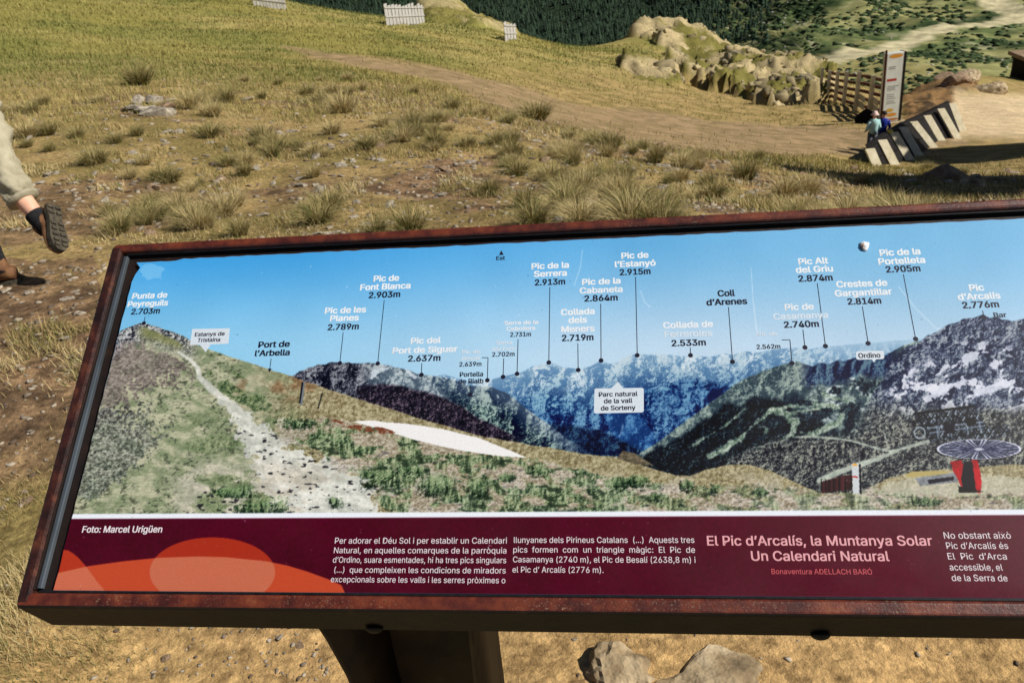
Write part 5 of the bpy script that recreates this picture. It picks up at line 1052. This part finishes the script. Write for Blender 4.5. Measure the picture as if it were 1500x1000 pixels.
def small_person(px, py, t, h, label, top, legs, hat, face_az, group='visitors by the tall sign', sit=False):
    b = at(px, py, t); b.z = float(base_h(b.x, b.y)); root = empty('person', b, label, 'person', group); u = Vector((0, 0, 1)); c, s = math.cos(face_az), math.sin(face_az); sd = Vector((c, s, 0)); fw = Vector((-s, c, 0)); k = h / 1.75
    P = lambda x, z, y=0: b + (sd * x + fw * y + u * z) * k
    J = [(P(0, .98), .13, .1), (P(0, 1.3), .15, .1), (P(0, 1.47), .055), (P(0, 1.58), .075), (P(0, 1.68), .085), (P(.1, .9), .085), (P(.11, .5), .058), (P(.12, .08), .04), (P(.12, .03, .12), .04), (P(-.1, .9), .085), (P(-.11, .5, .04), .058), (P(-.12, .08), .04), (P(-.12, .03, .12), .04),
         (P(.2, 1.38), .055), (P(.27, 1.12), .042), (P(.2, .98, .2), .032), (P(.17, .98, .28), .03), (P(-.2, 1.38), .055), (P(-.27, 1.12), .042), (P(-.22, .96, .18), .032), (P(-.19, .95, .26), .03)]
    J = [(j[0],) + tuple(r * k for r in j[1:]) for j in J]
    E = [(0, 1), (1, 2), (2, 3), (3, 4), (0, 5), (5, 6), (6, 7), (7, 8), (0, 9), (9, 10), (10, 11), (11, 12), (1, 13), (13, 14), (14, 15), (15, 16), (1, 17), (17, 18), (18, 19), (19, 20)]
    skin_body('body', J, E, m_skin, root, 1)
    V, Fc = sweep([P(0, .92), P(0, 1.1), P(0, 1.3), P(0, 1.44), P(0, 1.49)], [.165 * k, .16 * k, .19 * k, .16 * k, .06 * k], 14); obj('shirt', V, Fc, top, root, True)
    for sg in (1, -1):
        V, Fc = sweep([P(.17 * sg, 1.4), P(.27 * sg, 1.12), P(.25 * sg, 1.05, .06)], [.075 * k, .06 * k, .055 * k], 10); obj('sleeve', V, Fc, top, root, True)
        V, Fc = sweep([P(.09 * sg, .96), P(.11 * sg, .5), P(.12 * sg, .1)], [.105 * k, .08 * k, .065 * k], 12); obj('trouser_leg', V, Fc, legs, root, True)
        V, Fc = sweep([P(.12 * sg, .05, -.06), P(.12 * sg, .05, .08), P(.12 * sg, .03, .2)], [.05 * k, .055 * k, .03 * k], 10); obj('shoe', V, Fc, m_boot, root, True)
    V, Fc = sweep([P(0, 1.64, 0), P(0, 1.645, 0), P(0, 1.69), P(0, 1.76), P(0, 1.78)], [.15 * k, .15 * k, .1 * k, .08 * k, .02 * k] if hat is not m_hair else [.09 * k, .1 * k, .105 * k, .085 * k, .02 * k], 14); obj('hat' if hat is not m_hair else 'hair', V, Fc, hat, root, True)
m_teal = noisy('pale_teal_cloth', [(.3, hexc(150, 196, 196)), (.7, hexc(196, 224, 220))], 8, .85, .1); m_pink = noisy('pale_hat', [(.3, hexc(222, 186, 178)), (.7, hexc(244, 220, 212))], 8, .85, .1); m_jean = noisy('grey_trousers', [(.3, hexc(70, 74, 84)), (.7, hexc(104, 106, 112))], 8, .85, .1)
small_person(1273, 238, 27.4, 1.50, 'person in pale teal shirt and hat at the left end of the slanting boards', m_teal, m_jean, m_pink, .3)
small_person(1287, 233, 28.2, 1.46, 'person in a dark blue top behind the one in the teal shirt', noisy('royal_blue_cloth', [(.3, hexc(26, 40, 120)), (.7, hexc(44, 64, 160))], 8, .85, .1), m_jean, m_hair, -.4)
# yellow daypack by the sign
bm = bmesh.new(); bmesh.ops.create_uvsphere(bm, u_segments=14, v_segments=10, radius=.16); c = at(1303, 199, 26.6)
for v in bm.verts: v.co = c + Vector((v.co.x * .85, v.co.y * .6, v.co.z * 1.15))
pk = empty('daypack', c, 'round yellow pack at the top of the slanting boards next to the visitors', 'pack'); bm_obj('bag', bm, noisy('yellow_cloth', [(.3, hexc(214, 186, 40)), (.7, hexc(240, 216, 70))], 8, .8, .15), pk, True)
V, Fc = sweep([c + Vector((-.08, -.11, .14)), c + Vector((-.09, -.16, 0)), c + Vector((-.08, -.1, -.14))], [.02, .02, .02], 6); obj('strap', V, Fc, m_black, pk)
# ------------------------------------------------------------ chairlift station, mostly beyond the right edge
def station():
    b = Vector((17.5, 25.5, 0)); b.z = float(base_h(b.x, b.y)) ; root = empty('lift_station', b, 'red and grey chairlift station just outside the right edge', 'lift station'); u = Vector((0, 0, 1))
    m_red = noisy('red_paint', [(.3, hexc(150, 20, 24)), (.7, hexc(190, 34, 34))], 5, .5, .4); m_stl = noisy('grey_steel', [(.3, hexc(110, 114, 120)), (.7, hexc(160, 164, 170))], 6, .5, .5, metal=.3)
    box_obj('pylon', b + Vector((-.7, -.7, -.6)), (1.4, 0, 0), (0, 1.4, 0), (0, 0, 4.6), m_red, root, .08, 1)
    V, Fc = [], []; R_ = 2.3; c = b + u * 4.2
    pts = [c + Vector((R_ * math.cos(a), R_ * math.sin(a), 0)) for a in np.linspace(0, 6.2832, 33)]; V, Fc = sweep(pts, [.14] * 33, 8); obj('wheel_rim', V, Fc, m_stl, root, True)
    for a in np.linspace(0, 6.2832, 12, endpoint=False): V, Fc = sweep([c, c + Vector((R_ * math.cos(a), R_ * math.sin(a), 0))], [.06, .06], 6); obj('spoke', V, Fc, m_stl, root)
    box_obj('platform', b + Vector((-1.8, -2.5, 5.0)), (6.5, 0, 0), (0, 6.2, 0), (0, 0, .3), m_stl, root, .03, 1); box_obj('gantry_beam', b + Vector((-2., 1.2, 6.6)), (6.5, 0, 0), (0, .3, 0), (0, 0, .35), m_stl, root, .03, 1)
    box_obj('machine_housing', b + Vector((-.8, 1., 5.3)), (3, 0, 0), (0, 2.2, 0), (0, 0, 1.6), m_stl, root, .05, 1)
    for x in (-1.7, 1.2, 4.): box_obj('gantry_post', b + Vector((x, 1.3, 5.2)), (.2, 0, 0), (0, .2, 0), (0, 0, 1.5), m_stl, root)
    for x, y in ((2.4, 1.2), (2.4, 3.)): box_obj('support_leg', b + Vector((x, y, -1.)), (.4, 0, 0), (0, .4, 0), (0, 0, 6.), m_stl, root)
station()
def shade_caster():  # added unseen roof, placed and sized to throw shade into view
    b = Vector((11.5, 8.6, 0)); b.z = float(base_h(b.x, b.y)); root = empty('added_shade_roof', b, 'added unseen flat steel roof on posts just outside the right edge, shading the slope', 'shade_caster'); m = noisy('shade_roof_steel', [(.3, hexc(110, 114, 120)), (.7, hexc(150, 154, 160))], 6, .5, .5)
    z = 3. - b.z
    box_obj('roof', b + Vector((-3.0, -2.4, z)), (7.2, 0, 0), (0, 6.4, 0), (0, 0, .25), m, root, .03, 1)
    for k in range(4): box_obj('roof_panel', b + Vector((-2.9 + .25 * k, -1.6 + k * 1.0, z + .1)), (.7, 0, 0), (0, .6, 0), (0, 0, .12), m, root)
    for x in (-1.9, 3.8):
        for y in (-1.7, 1.8): box_obj('post', b + Vector((x, y, -1.5)), (.22, 0, 0), (0, .22, 0), (0, 0, z + 1.5), m, root)
shade_caster()
# small hut seen at the right edge
def hut():
    t = 54.; b = at(1535, 116, t); root = empty('service_hut', b, 'small grey service hut at the right edge beyond the gravel platform', 'hut')
    box_obj('wall', b + Vector((-1.1, 0, -1.2)), (4, 0, 0), (0, 3, 0), (0, 0, 2.3), m_black, root, .02, 1); box_obj('roof', b + Vector((-1.4, -.3, 1.1)), (4.6, 0, 0), (0, 3.6, 0), (0, 0, .25), m_slateb, root, .02, 1)
    box_obj('window', b + Vector((-.6, -.03, .1)), (1., 0, 0), (0, .05, 0), (0, 0, .6), noisy('window_glass', [(.3, (.05, .07, .09)), (.7, (.12, .15, .18))], 3, .1, .6, 2, 0), root)
hut()
for px, py, s, lb in ((1398, 128, 1.0, 'black-shadowed rock mass on the rubble above the gravel platform'), (1382, 120, .8, 'dark broken rock left on top of the rubble bank'), (1448, 132, 1.0, 'pale squared rock between the rubble bank and the hut'), (1415, 122, .8, 'dark rock beside the squared pale one')):
    p, t = on_ground(px, py, 20, 80); boulder('boulder', p, (s, s * .7, s * .6), int(px), m_bould if 'pale' in lb else m_slateb, lb, sub=3)
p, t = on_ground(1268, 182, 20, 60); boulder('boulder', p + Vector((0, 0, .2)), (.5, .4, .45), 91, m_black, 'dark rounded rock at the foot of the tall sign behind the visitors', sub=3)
